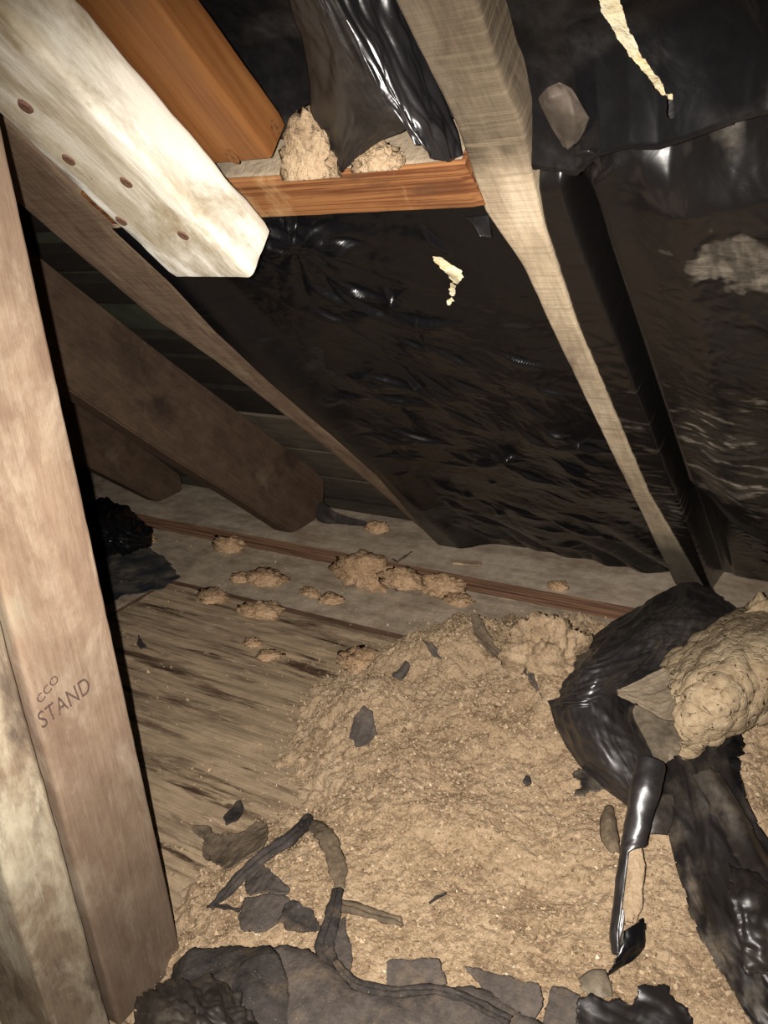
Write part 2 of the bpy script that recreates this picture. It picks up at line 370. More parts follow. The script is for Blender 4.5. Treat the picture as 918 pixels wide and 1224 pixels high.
def blob(name, c, r, mat, seed, flat=.6, parent=None, rough=.35, sub=4, base=None, lump=2.3):
    bm = bmesh.new(); bmesh.ops.create_icosphere(bm, subdivisions=sub, radius=1.0)
    off = Vector((seed*3.7, seed*1.9, seed*5.1))
    for v in bm.verts:
        p = v.co.copy()
        d = mnoise.noise(p*1.1+off)*.45 + mnoise.noise(p*lump+off)*.35
        d += .55*rough*(1-2*abs(mnoise.noise(p*4.6+off))) + .35*rough*(1-2*abs(mnoise.noise(p*10+off))) + .2*rough*mnoise.noise(p*23+off)
        v.co = p*(1+d)
        v.co = Vector((v.co.x*r[0], v.co.y*r[1], v.co.z*r[2]))
        if v.co.z < -r[2]*.45: v.co.z = -r[2]*.45
    me = bpy.data.meshes.new(name); bm.to_mesh(me); bm.free(); me.materials.append(mat)
    me.polygons.foreach_set('use_smooth', [True]*len(me.polygons))
    o = bpy.data.objects.new(name, me); o.location = (c[0], c[1], c[2]+r[2]*.42)
    o.rotation_euler = (0, 0, seed*1.3)
    return link(o, parent)

# ------------------------------------------------------------------ the bed of loose insulation: its height everywhere
PLATE_T = .026
BED_PX = [(345, 905), (368, 842), (415, 803), (478, 772), (548, 742), (600, 748), (655, 742), (720, 752), (800, 770), (918, 770), (1050, 860), (1120, 1400),
          (60, 1400), (190, 1225), (212, 1130), (228, 1075), (262, 1020), (330, 985), (372, 960)]
BED_POLY = [tuple(on_floor(u, v)[:2]) for u, v in BED_PX]
BX0, BX1, BY0, BY1, BST = -.80, .26, .16, 1.17, .0021
bxs = np.arange(BX0, BX1, BST); bys = np.arange(BY0, BY1, BST)
GX, GY = np.meshgrid(bxs, bys)
sd = sdist(GX, GY, BED_POLY) + .020*fbm(GX*14, GY*14, 4, 11) + .012*fbm(GX*50, GY*50, 3, 12)
BH = .030*smooth(-.012, .13, sd) + .006*smooth(-.012, .02, sd)
for (u, v, a, rx, ry) in [(500, 800, .030, .075, .045), (575, 790, .038, .06, .06), (430, 840, .016, .07, .04), (640, 850, .026, .07, .06), (560, 880, .016, .1, .06),
                          (700, 860, .03, .06, .08), (860, 980, .03, .08, .06), (770, 1050, .012, .05, .1), (480, 960, .010, .1, .05), (900, 900, .04, .08, .08),
                          (560, 1010, .010, .09, .03), (640, 1060, -.010, .07, .04)]:
    p = on_floor(u, v, .03); BH = BH + smooth(0, .05, sd)*a*np.exp(-((GX-p[0])/rx)**2-((GY-p[1])/ry)**2)
chunk = 1-worley(GX*34+.4*perlin(GX*60, GY*60, 5), GY*34, 3); chunk2 = 1-worley(GX*85+.5*perlin(GX*150, GY*150, 8), GY*85, 4); chunk3 = 1-worley(GX*190, GY*190, 9)
far = smooth(.45, .85, GY)
amp = smooth(-.01, .03, sd)
BH = BH + amp*((.0028+.0060*far)*fbm(GX*12, GY*12, 3, 21) + (.0022+.0052*far)*chunk + (.0022+.0030*far)*chunk2 + .0024*chunk3 + .0015*fbm(GX*170, GY*170, 2, 22))
BH = np.where(sd > -.012, BH, -.02)
def bed(x, y):
    i = np.clip((np.asarray(x)-BX0)/BST, 0, len(bxs)-1.001); j = np.clip((np.asarray(y)-BY0)/BST, 0, len(bys)-1.001)
    i0 = i.astype(int); j0 = j.astype(int); fx = i-i0; fy = j-j0
    h = (BH[j0, i0]*(1-fx)+BH[j0, i0+1]*fx)*(1-fy) + (BH[j0+1, i0]*(1-fx)+BH[j0+1, i0+1]*fx)*fy
    ok = (np.asarray(x) > BX0) & (np.asarray(x) < BX1) & (np.asarray(y) > BY0) & (np.asarray(y) < BY1)
    h = np.where(ok, np.maximum(h, 0), 0.0)
    return np.where((np.asarray(y) > 1.176), PLATE_T, h)
# smoothed copy: what a stiff scrap rests on
_k = 9; BS = BH.clip(0).copy()
for ax_ in (0, 1):
    BS = sum(np.roll(BS, d, ax_) for d in range(-_k, _k+1))/(2*_k+1)
def bed_s(x, y):
    i = np.clip(((np.asarray(x)-BX0)/BST), 0, len(bxs)-1).astype(int); j = np.clip(((np.asarray(y)-BY0)/BST), 0, len(bys)-1).astype(int)
    ok = (np.asarray(x) > BX0) & (np.asarray(x) < BX1) & (np.asarray(y) > BY0) & (np.asarray(y) < BY1)
    return np.where(np.asarray(y) > 1.176, PLATE_T, np.where(ok, BS[j, i], 0.0))
def lay(u, v, h=0.0):                          # point on the debris (or boards) under the pixel, h above it
    z = .02
    for _ in range(9):
        p = on_floor(u, v, z+h); z = .5*z + .5*float(bed_s(p[0], p[1]))
    return on_floor(u, v, z+h)

def snap(x, s, x0, s0, d, step):               # pull the lattice points nearest to an outline onto it
    e = 4e-4; gy, gx = np.gradient(d); hx = np.gradient(x0, axis=1); hs = np.gradient(s0, axis=0)
    gx = gx/np.where(np.abs(hx) < 1e-9, 1, hx); gy = gy/np.where(np.abs(hs) < 1e-9, 1, hs); g2 = gx*gx+gy*gy+1e-6
    m = np.abs(d) < step*.8
    k = np.where(m, d/np.maximum(g2, .3), 0); k = np.clip(k, -step, step)
    return x - k*gx, s - k*gy

def patch(name, rows, mat, parent=None, wr=.004, sc=22, seed=1, thick=.0008, rag=.0, step=.0035, dust=0.0, absz=False, n=3, roof_o=False, world=False, lin=False, lump=0.0, st=(1, 1)):
    """free-form sheet through a grid of control points (pixel u, v and height above what lies below)"""
    G = []
    for row in rows:
        G.append([(np.array(p) if world else on_roof(p[0], p[1], p[2]) if roof_o else on_floor(p[0], p[1], p[2]) if absz else lay(p[0], p[1], p[2])) for p in row])
    G = np.array(G)
    lv = np.linalg.norm(np.diff(G, axis=0), axis=2).sum(0).max(); lu = np.linalg.norm(np.diff(G, axis=1), axis=2).sum(1).max()
    nv, nu = max(6, int(lv/step)), max(6, int(lu/step))
    rs_ = lres if lin else crom
    P = rs_(G, nv); P = np.swapaxes(rs_(np.swapaxes(P, 0, 1), nu), 0, 1)
    U, Vv = np.meshgrid(np.linspace(0, lu, nu), np.linspace(0, lv, nv))
    N = normals(P); su, sv = sc*st[0], sc*st[1]; D = wr*(crease(U*su, Vv*sv, seed, n) + .48*crease(U*su*2.7, Vv*sv*2.7, seed+9, n) + .5*fbm(U*su*.5, Vv*sv*.5, 2, seed+4))
    if lump:
        D = D + lump*(1.3*fbm(U*22, Vv*22, 2, seed+2) + .8*(.35-np.abs(perlin(U*40, Vv*40, seed+3))) + .14*fbm(U*110, Vv*110, 3, seed+6))
    P = P + (N*np.sign(N[..., 2:3].mean()) if not roof_o else N)*D[..., None]
    if not roof_o:
        P[..., 2] = np.maximum(P[..., 2], bed(P[..., 0], P[..., 1])-.001)
    keep = None
    if rag:
        e = np.minimum(np.minimum(U, lu-U), np.minimum(Vv, lv-Vv)); e = e - rag*(.5+fbm(U*45, Vv*45, 4, seed+20))
        keep = (e[:-1, :-1] > 0) & (e[1:, 1:] > 0)
    dv = dust*(.6+.8*fbm(U*18, Vv*18, 4, seed+31)) if not callable(dust) else dust(U/lu, Vv/lv)
    return grid(name, P, mat, parent, keep, np.clip(dv, -1, 1), thick)

def scrap(name, poly, mat, dz=.004, amp_=.003, sc=30, seed=1, thick=.0014, rag=.004, step=.0017, dust=0.0, parent=None, tilt=(0, 0), curl=0.0):
    """flat torn piece lying on the debris; outline from pixels laid on the ground"""
    pts = np.array([lay(u, v, dz)[:2] for u, v in poly]); c = pts.mean(0)
    x = np.arange(pts[:, 0].min()-.006, pts[:, 0].max()+.006, step); y = np.arange(pts[:, 1].min()-.006, pts[:, 1].max()+.006, step)
    X, Y = np.meshgrid(x, y)
    d = sdist(X, Y, [tuple(p) for p in pts]); dd = d - rag*(.1+fbm(X*60, Y*60, 4, seed+2))
    keep0 = (dd[:-1, :-1]+dd[1:, 1:]+dd[:-1, 1:]+dd[1:, :-1]) > 0
    X, Y = snap(X, Y, X.copy(), Y.copy(), dd, step)
    z = bed_s(X, Y) + dz + amp_*(crease(X*sc, Y*sc, seed) + .5*fbm(X*sc, Y*sc, 3, seed+5)) + tilt[0]*(X-c[0]) + tilt[1]*(Y-c[1])
    z = z + curl*np.exp(-np.clip(d, 0, 1)/.008)
    z = np.maximum(z, bed(X, Y)+.0006)
    return grid(name, np.stack([X, Y, z], -1), mat, parent, keep0, np.clip(dust*(.5+fbm(X*25, Y*25, 4, seed+8)), 0, 1), thick, 1.0)

def strip(name, path, mat, seed=1, parent=None, amp_=.0015, thick=.0014, rag=.0015, dust=0.0, arch=.3, step=.002):
    """narrow ribbon along pixel path [(u, v, half-width in m, h)]; arch gives it a bowed section"""
    C_ = np.array([lay(p[0], p[1], p[3]) for p in path]); Wd = np.array([p[2] for p in path])
    L = np.linalg.norm(np.diff(C_, axis=0), axis=1).sum(); n_ = max(8, int(L/step))
    C_ = crom(C_, n_); Wd = crom(Wd[:, None], n_)[:, 0]
    T = np.gradient(C_, axis=0); T /= np.linalg.norm(T, axis=1, keepdims=True)
    S = np.cross(T, [0, 0, 1.0]); S /= np.linalg.norm(S, axis=1, keepdims=True)
    k = np.linspace(-1, 1, 11); P = C_[:, None] + S[:, None]*(Wd[:, None, None]*k[None, :, None])
    ll = np.linspace(0, L, n_)
    e = rag*fbm(ll*60, ll*0+seed, 3, seed)
    P = P + S[:, None]*(e[:, None, None]*k[None, :, None])
    P[..., 2] += arch*.55*Wd[:, None]*((1-k[None]**2) - .75*np.exp(-((k[None]-.15)/.22)**2)*(1 if len(path) > 4 else 0)) + amp_*fbm(ll[:, None]*70, k[None]*1.2, 3, seed+3)
    P[..., 2] = np.maximum(P[..., 2], bed(P[..., 0], P[..., 1])+.0005)
    return grid(name, P, mat, parent, None, np.clip(dust*(.5+fbm(ll[:, None]*40, k[None]*1.5, 3, seed+8)), 0, 1), thick, 1.0)

# ================================================================== LARGE STRUCTURE
# ---- floor
floor = bpy.data.objects.new('floor', None); floor['kind'] = 'structure'; link(floor)
def board(name, x0, x1, y0, y1, ztop, t_, mat, parent, seed, disp=.0007, step=.006, stepx=.012):
    ny, nx = max(4, int((y1-y0)/step)), max(6, int((x1-x0)/stepx))
    xs = np.linspace(x0, x1, nx); ys = np.linspace(y0, y1, ny); X, Y = np.meshgrid(xs, ys)
    X2 = X; Z = ztop + disp*fbm(X*3.5, Y*45, 4, seed) + .5*disp*fbm(X*12, Y*12, 3, seed+3)
    P = np.stack([X2-x0, Y-y0, Z], -1); V = P.reshape(-1, 3).tolist(); idx = np.arange(nx*ny).reshape(ny, nx)
    Fc = np.stack([idx[:-1, :-1], idx[:-1, 1:], idx[1:, 1:], idx[1:, :-1]], -1).reshape(-1, 4).tolist()
    rim = list(idx[0]) + list(idx[1:, -1]) + list(idx[-1, -2::-1]) + list(idx[-2:0:-1, 0]); k0 = len(V)
    for r_ in rim: V.append((V[r_][0], V[r_][1], ztop-t_))
    m = len(rim)
    for i in range(m): Fc.append((rim[i], k0+i, k0+(i+1) % m, rim[(i+1) % m]))
    Fc.append(tuple(range(k0+m-1, k0-1, -1)))
    o = mesh(name, V, Fc, mat, parent, True); o.location = (x0, y0, 0)
    o.modifiers.new('edge', 'EDGE_SPLIT').split_angle = math.radians(40)
    return o
board('floor_board', -2.5, .45, 1.000, 1.1755, 0.0, .02, WOOD_FLOOR, floor, 3)
board('floor_board', -2.5, -1.135, .78, .996, -.003, .02, WOOD_FLOOR, floor, 8)
board('floor_board', -2.5, -1.135, .30, .776, -.003, .02, WOOD_FLOOR, floor, 9)
board('floor_board', -1.131, .45, -.40, .996, -.006, .018, WOOD_PANEL, floor, 5, disp=.0022, step=.004, stepx=.008)
sub = board('subfloor', -2.6, .5, -.5, 1.75, -.028, .03, WOOD_SHEATH, floor, 6, step=.1, stepx=.3)

# ---- wall plate along the eave and the soffit boards beyond it
plate = board('trim_1', -2.5, .45, 1.177, 1.36, PLATE_T, .0265, WOOD_PLATE, None, 12, disp=.0006)
plate['kind'] = 'structure'; plate['label'] = 'reddish brown wall plate with dusty top along the eave'
board('soffit_board', -2.5, .45, 1.363, 1.52, PLATE_T-.006, .02, WOOD_FLOOR, plate, 14)

# ---- roof sheathing
ceiling = bpy.data.objects.new('ceiling', None); ceiling['kind'] = 'structure'; link(ceiling)
OSH = .107
def slope_box(name, x0, x1, s0, s1, o0, o1, mat, parent, seed=1, rough=.0006, rad=.002):
    return beam(name, roof(x0, s0, o0), U_X, U_S, U_O, x1-x0, s1-s0, o1-o0, mat, parent, rad, rough, seed)
bands = [rs(u, v, OSH)[1] for u, v in [(60, 285), (97, 306), (120, 327), (167, 364), (215, 402)]]
cuts = [(-.12, .018), (.02, .158), (.16, .30)]
s_ = .31
while s_ < bands[-1]-.10: cuts.append((s_, s_+.09)); s_ += .105
cuts += [(bands[4]-.055, bands[4]-.008), (bands[3], bands[3]+.055), (bands[1]-.035, bands[1]+.01)]
for k in range(7): cuts.append((bands[1]+.05+k*.12, bands[1]+.14+k*.12))
for i, (a, b) in enumerate(cuts):
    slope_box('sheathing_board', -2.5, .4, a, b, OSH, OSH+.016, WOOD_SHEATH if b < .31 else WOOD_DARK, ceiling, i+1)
slope_box('roof_underlay', -2.5, .4, -.12, 2.0, OSH+.0165, OSH+.02, UNDERLAY, ceiling, 3)

# ================================================================== RAFTERS AND POSTS
def rafter_edge(px, x_or, side_o=0.0):
    a = sorted([(rs(u, v, side_o)[1], rs(u, v, side_o)[0]) for u, v in px]); s_ = [q[0] for q in a]; xx = [q[1] for q in a]
    return lambda s: float(np.interp(s, s_, xx))
# A: weathered rafter between the two big plastic bays
lA = rafter_edge([(470, 0), (545, 150), (580, 255), (625, 320), (700, 480), (740, 560), (805, 695)], 0)
rA = rafter_edge([(570, 0), (600, 100), (625, 150), (650, 270), (690, 390), (720, 460), (775, 590), (845, 710)], 0)
def edgeA(x):
    s = x - .0; return (lA(s), rA(s))
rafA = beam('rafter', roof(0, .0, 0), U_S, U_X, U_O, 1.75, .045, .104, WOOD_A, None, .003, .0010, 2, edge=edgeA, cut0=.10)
tag(rafA, 'weathered grey rafter with saw marks, nearest and brightest, bare down to the eave', 'rafter')
# B: brown rafter at the left edge of the middle plastic
lB = rafter_edge([(100, 310), (200, 395), (270, 443), (330, 490), (400, 545), (480, 610)], 0)
def edgeB(x): return (min(lB(x), -.712), -.668)
rafB = beam('rafter', roof(0, .025, 0), U_S, U_X, U_O, 1.72, .08, .104, WOOD_B, None, .003, .0010, 5, edge=edgeB, cut0=.10)
tag(rafB, 'brown dusty rafter along the left edge of the middle black plastic sheet', 'rafter')
# C, D: deep dark planks in the open bay, heel cut to sit on the plate
def plank(X, px, w_, seed, label):
    prof = [to_roof(on_x(u, v, X))[1:] for u, v in px]         # (s, o)
    prof[0] = prof[0]+np.array([1.05, 0]); prof[-1] = np.array([prof[0][0], prof[-1][1]])
    bm = bmesh.new(); vs = [bm.verts.new((p[0], 0, p[1])) for p in prof]; f = bm.faces.new(vs)
    r_ = bmesh.ops.extrude_face_region(bm, geom=[f])
    for v in r_['geom']:
        if isinstance(v, bmesh.types.BMVert): v.co.y -= w_
    bmesh.ops.recalc_face_normals(bm, faces=bm.faces)
    bmesh.ops.bevel(bm, geom=list(bm.edges), offset=.003, segments=2, affect='EDGES')
    me = bpy.data.meshes.new('rafter'); bm.to_mesh(me); bm.free(); me.materials.append(WOOD_C)
    o = bpy.data.objects.new('rafter', me); o.matrix_world = frame_mw(roof(X, 0, 0), U_S, U_X, U_O); link(o)
    return tag(o, label, 'rafter')
plank(-1.0, [(40, 310), (200, 428), (378, 562), (388, 575), (387, 602), (371, 634), (347, 637), (300, 606), (200, 544), (75, 465)], .040, 1,
      'wide dark brown plank rafter in the open bay, squared end on the dusty plate')
plank(-1.40, [(60, 450), (140, 512), (216, 568), (219, 585), (206, 601), (196, 603), (150, 580), (110, 560), (60, 528)], .040, 2,
      'dark plank rafter half hidden below the wide brown plank, farthest into the shadow')

# white timber fastened under the orange one
fwdc = -R[:, 2]
pw = CP + ray(302, 332)*.69; rw = to_roof(pw)
white = beam('mouldy_timber', roof(rw[0]-.089, rw[1], rw[2]), U_S, U_X, U_O, .95, .089, .048, WOOD_WHITE, None, .005, .0012, 4, cut0=.0, chip=.004)
tag(white, 'thick whitish mouldy timber with a chipped end, brightest thing at the upper left', 'timber')
for u, v in [(82, 191), (151, 218), (145, 264), (219, 281), (30, 128)]:
    p = hit(u, v, ROOF_N, roof(0, 0, rw[2]-.0006)); bm = bmesh.new()
    bmesh.ops.create_cone(bm, cap_ends=True, segments=14, radius1=.0036, radius2=.0044, depth=.0022)
    for vv in bm.verts: vv.co.x *= 1.35
    me = bpy.data.meshes.new('nail_head'); bm.to_mesh(me); bm.free(); me.materials.append(RUST)
    o = bpy.data.objects.new('nail_head', me); o.matrix_world = frame_mw(p, U_S, U_X, U_O); bpy.context.view_layer.update(); link(o, white)
po = CP + ray(325, 190)*.625; ro = to_roof(po)
orange = beam('orange_timber', roof(ro[0]-.066, ro[1], ro[2]), U_S, U_X, U_O, .85, .066, .034, WOOD_ORANGE, None, .0035, .0005, 7, chip=.001)
tag(orange, 'smooth orange stained timber above the whitish one, its end at the short crosspiece', 'timber')
for (u, v, side, rx, ry) in [(278, 187, 0, .0075, .0045), (329, 152, 1, .006, .005)]:
    n_, q0 = (ROOF_N, roof(0, 0, ro[2]-.0002)) if side == 0 else (U_X, np.array([ro[0]+.0002, 0, 0]))
    p = hit(u, v, n_, q0); bm = bmesh.new(); bmesh.ops.create_cone(bm, cap_ends=True, segments=18, radius1=1, radius2=.85, depth=.0016)
    for vv in bm.verts: vv.co.x *= rx; vv.co.y *= ry
    me = bpy.data.meshes.new('knot'); bm.to_mesh(me); bm.free(); me.materials.append(KNOT)
    o = bpy.data.objects.new('knot', me); o.matrix_world = frame_mw(p, U_S, U_X, U_O) if side == 0 else frame_mw(p, U_S, U_O, -U_X)
    bpy.context.view_layer.update(); link(o, orange)
# short crosspiece between the rafters
nogq = [rs(u, v, -.002) for u, v in ((300, 207), (300, 256), (575, 255), (575, 204))]
s_hi = (nogq[0][1]+nogq[3][1])/2; s_lo = (nogq[1][1]+nogq[2][1])/2
nog = beam('crosspiece', roof(-.668, s_lo, -.002), U_X, U_S, U_O, .668-.279, s_hi-s_lo, .06, WOOD_NOG, None, .002, .0005, 9)
tag(nog, 'short orange brown crosspiece with banded grain spanning between two rafters', 'crosspiece')
dustcap = patch('dust_layer', [[tuple(roof(x, s_hi+.0008+.0008*(i % 2), o)) for i, x in enumerate(np.linspace(-.66, -.281, 8))] for o in (.001, .02, .04, .058)], PAPER, nog, wr=.0004, thick=.001, world=True, roof_o=True)
dustcap['label'] = 'pale dust on the upper side of the crosspiece'

# upright studs at the left
XS = -.52
stud1 = beam('stud', np.array([XS, .311, -.006]), np.array([0, 0, 1.]), np.array([0, 1., 0]), np.array([-1., 0, 0]), .748, .081, .038, WOOD_STUD, None, .0035, .0007, 3)
tag(stud1, 'upright pinkish brown stud with a faded STAND stamp, right one of the pair', 'stud')
stud2 = beam('stud', np.array([XS, .2555, -.006]), np.array([0, 0, 1.]), np.array([0, 1., 0]), np.array([-1., 0, 0]), .748, .0495, .085, WOOD_STUD2, None, .005, .0009, 6)
tag(stud2, 'upright pale mildewed stud at the left edge, left of the stamped stud', 'stud')
def stamp(text, u, v, size, rot, name, sx=1.0):
    cu = bpy.data.curves.new(name, 'FONT'); cu.body = text; cu.size = size; cu.offset = 0.0; cu.space_character = 1.05
    t = bpy.data.objects.new('tmp', cu); COL.objects.link(t); bpy.context.view_layer.update()
    me = bpy.data.meshes.new_from_object(t); COL.objects.unlink(t); bpy.data.objects.remove(t)
    me.name = name; me.materials.clear(); me.materials.append(INK)
    o = bpy.data.objects.new(name, me); p = on_x(u, v, XS+.0017); c, s = math.cos(rot), math.sin(rot)
    o.matrix_world = frame_mw(p, np.array([0, c, s])*sx, np.array([0, -s, c]), np.array([1., 0, 0]))
    bpy.context.view_layer.update(); link(o, stud1); solid(o, .0002, 0)
    return o
bpy.context.view_layer.update()
stamp('STAND', 50, 872, .021, .10, 'grade_stamp', .70)['label'] = 'faded dark stamp reading STAND'
stamp('CCO', 48, 842, .010, .45, 'stamp_line', 1.0)['label'] = 'smudged small stamp line above'

# ================================================================== PLASTIC SHEETS
def film_sheet(name, xl, xr, sb, st, ofun, mat, step=.0019, holes=(), dustf=None, parent=None, thick=.0003, rag=.004, seed=1):
    """sheet in the roof bay: xl/xr(s), sb/st(x), ofun(x, s) = distance outward"""
    nu = int((np.mean([xr(.6)])-xl(.6))/step); nv = int((st(-.3)-sb(-.3))/step)
    a, b = np.meshgrid(np.linspace(0, 1, nu), np.linspace(0, 1, nv))
    f_xl, f_xr, f_sb, f_st = [np.vectorize(f, otypes=[float]) for f in (xl, xr, sb, st)]
    s = .6+0*a
    for _ in range(3):
        x = f_xl(s) + a*(f_xr(s)-f_xl(s)); s = f_sb(x) + b*(f_st(x)-f_sb(x))
    keep = np.ones((nv-1, nu-1), bool); x0, s0 = x, s
    for poly in holes:
        d = sdist(x0, s0, poly) + .0006 + .0012*fbm(x0*160, s0*160, 3, 77)
        keep &= ~((d[:-1, :-1]+d[1:, 1:]+d[1:, :-1]+d[:-1, 1:]) > 0)
        x, s = snap(x, s, x0, s0, d, step)
    o = ofun(x, s)
    P = np.stack([x, EAVE_Y-CS*s+SN*o, SN*s+CS*o], -1)
    if rag:
        e = np.minimum(s-f_sb(x), 9) - rag*(.4+.6*fbm(x*25, s*0+seed, 3, seed+60)); keep &= (e[:-1, :-1] > 0)
    d = np.zeros_like(x) if dustf is None else dustf(x, s)
    return grid(name, P, mat, parent, keep, np.clip(d, -1, 1), thick, 1.0)
def poly_rs(px, o): return [tuple(rs(u, v, o)[:2]) for u, v in px]

# middle bay
xlM = rafter_edge([(205, 335), (260, 395), (330, 460), (400, 520), (450, 565), (515, 640), (545, 668)], 0)
sbM_ = sorted([(rs(u, v, .012)[0], rs(u, v, .012)[1]) for u, v in [(515, 640), (530, 662), (560, 676), (620, 686), (700, 697), (760, 699), (805, 698)]])
sbM = lambda x: float(np.interp(x, [q[0] for q in sbM_], [q[1] for q in sbM_]))+.001
cM = poly_rs([(355, 290)], .01)[0]
def sags(x, s, n, seed, box, steep=2.0, hmax=.008, ang=.99, bias=None):
    """small sagging folds of hanging film: a slow bulge towards the room, then a steep return above it"""
    rng = np.random.RandomState(seed); t = np.zeros_like(x)
    for k in range(n):
        cx, cs = rng.uniform(box[0], box[1]), rng.uniform(box[2], box[3])
        if bias and rng.rand() < .4: cx, cs = bias[0]+rng.normal(0, .06), bias[1]+rng.normal(0, .07)
        a = ang+rng.normal(0, .42); h = hmax*rng.uniform(.25, 1)**1.5; l = rng.uniform(.006, .022)*(1+h/hmax); w_ = h/steep
        dx, ds = x-cx, s-cs; v = dx*math.cos(a)+ds*math.sin(a); u = -dx*math.sin(a)+ds*math.cos(a)
        m = (np.abs(u) < 2.6*l) & (v > -.09) & (v < w_*1.5)
        vv = v[m] - .12*u[m]**2/l; p = np.where(vv < 0, np.exp(np.minimum(vv, 0)/(.006+h*1.6)), np.clip(1-vv/w_, 0, 1))
        t[m] -= h*p*np.exp(-(u[m]/l)**2*1.4)
    return t
def oM(x, s):
    e = np.clip((x+.664)/.05, 0, 1); e2 = np.clip((-.28-x)/.05, 0, 1)
    base = -.0035 + .017*smooth(0, 1, e)
    r_ = np.hypot(x-cM[0], s-cM[1]); th = np.arctan2(s-cM[1], x-cM[0])
    star = .006*np.exp(-(r_/.09)**2)*(1-2*np.abs(perlin(th*2.6+5, r_*8, 91)))*smooth(.0, .02, r_)
    wv = .0070*fbm(x*5, s*5, 2, 31) + .0045*crease(x*7+s*5, s*7, 33) + .0010*crease(x*20, s*20+x*10, 36) + .0006*fbm(x*70, s*70, 3, 39) + sags(x, s, 60, 12, (-.65, -.29, .45, .95), 2.0, .0085, .99, cM) + sags(x, s, 80, 18, (-.66, -.29, .03, .75), 2.8, .0080, .99)
    lowfold = .010*(1-2*np.abs(perlin(x*14+s*6, s*4, 44)))*smooth(.34, .10, s)
    return base + (wv+star+lowfold)*np.clip(e+.08, 0, 1) + .004*(1-e2)
holeM = [poly_rs([(516, 308), (524, 310), (550, 326), (552, 334), (546, 342), (541, 340), (532, 328), (518, 316)], .01),
         poly_rs([(538, 340), (543, 344), (541, 356), (538, 358), (535, 350)], .01), poly_rs([(531, 364), (538, 359), (541, 363), (534, 369)], .01)]
patchM = poly_rs([(388, 440)], .01)[0]
def dM(x, s):
    q = np.exp(-((x-patchM[0])/.05)**2-((s-patchM[1])/.05)**2)
    st = smooth(.15, .7, fbm(x*9, s*34, 4, 47))
    return -.16 + .42*q*smooth(.0, .5, fbm(x*26, s*26, 4, 46)) + .38*st*smooth(.05, .5, fbm(x*5, s*5, 2, 48))
midsheet = film_sheet('plastic_sheet', xlM, lambda s: lA(s)-.0005, sbM, lambda x: s_lo-.002, oM, FILM, holes=holeM, dustf=dM, seed=3, step=.0015)
tag(midsheet, 'large black plastic sheet with a small bright hole, stretched between the brown and grey rafters', 'plastic sheet')

cor = patch('curled_corner', [[(556, 258, .008), (570, 257.5, .010), (585, 257, .012)], [(566, 268, -.001), (576, 268, .002), (586, 268, .006)], [(574, 283, -.010), (580, 283, -.007), (588, 284, -.002)]], FILM_BUNDLE, midsheet, wr=.0006, roof_o=True, thick=.0005, seed=6, step=.0015, dust=0.0)
def batt(name, x0, x1, s0, s1, o0, o1, mat, label, seed, under):
    nx, ns = int((x1-x0)/.003), int((s1-s0)/.003); a, b = np.meshgrid(np.linspace(x0, x1, nx), np.linspace(s0, s1, ns))
    e = np.minimum(np.minimum(a-x0, x1-a), np.minimum(b-s0, s1-b)); o = np.maximum(o0 + .006*fbm(a*20, b*20, 4, seed) + .004*worley(a*40, b*40, seed), under(a, b)+.006+.003*worley(a*60, b*60, seed)) + .004*np.exp(-e/.01)
    P = np.stack([a, EAVE_Y-CS*b+SN*o, SN*b+CS*o], -1); ob = grid(name, P, mat, None, thick=o1-o0, off=-1.0)
    return tag(ob, label, 'insulation')
batt('insulation_batt', -.66, -.285, .60, .955, .026, .095, FLUFF_Y, 'pale yellow insulation showing through the small hole in the middle plastic sheet', 5, oM)

# right bay, upper sheet with the long tear
foldp = sorted([(rs(u, v, .0)[0], rs(u, v, .0)[1]) for u, v in [(690, 192), (720, 170), (755, 160), (790, 158), (850, 140), (918, 120)]])
foldx = [q[0] for q in foldp]+[.14]; folds = [q[1] for q in foldp]; folds.append(folds[-1]+(folds[-1]-folds[-2])*1.2)
sF = lambda x: float(np.interp(x, foldx, folds))
def oRU(x, s):
    e = np.clip((x+.235)/.04, 0, 1); v = np.clip((s-np.interp(x, foldx, folds))/.06, 0, 1)
    return .022 - .034*(1-v)**1.5 + .012*(1-e) + .006*fbm(x*7, s*7, 3, 61) + .004*crease(x*9, s*9, 63)*e + .0010*crease(x*34, s*34, 64) + sags(x, s, 26, 13, (-.22, .04, 1.05, 1.3), 1.1, .004, 1.2)
tear = [tuple(rs(u, v, .018-.013*float(smooth(20, 135, v)))[:2]) for u, v in [(704, -6), (733, -6), (737, 12), (742, 32), (744, 48), (752, 62), (757, 76), (772, 92), (792, 112), (803, 116), (809, 130), (801, 130), (798, 118), (784, 113), (768, 98), (748, 80), (731, 58), (722, 40), (714, 20)]]
upsheet = film_sheet('plastic_sheet', lambda s: rA(s)+.0005, lambda s: .14, lambda x: sF(x)-.006, lambda x: 1.50, oRU, FILM, holes=[tear], step=.0011, thick=None,
                     dustf=lambda x, s: .03+.22*smooth(.1, .6, fbm(x*12, s*20, 4, 65)), seed=6)
batt('insulation_batt', -.225, .14, .965, 1.50, .030, .078, FLUFF_Y, 'pale yellow insulation showing through the long tear at the upper right', 6, oRU)
tag(upsheet, 'black plastic sheet with a long ragged tear at the upper right', 'plastic sheet')
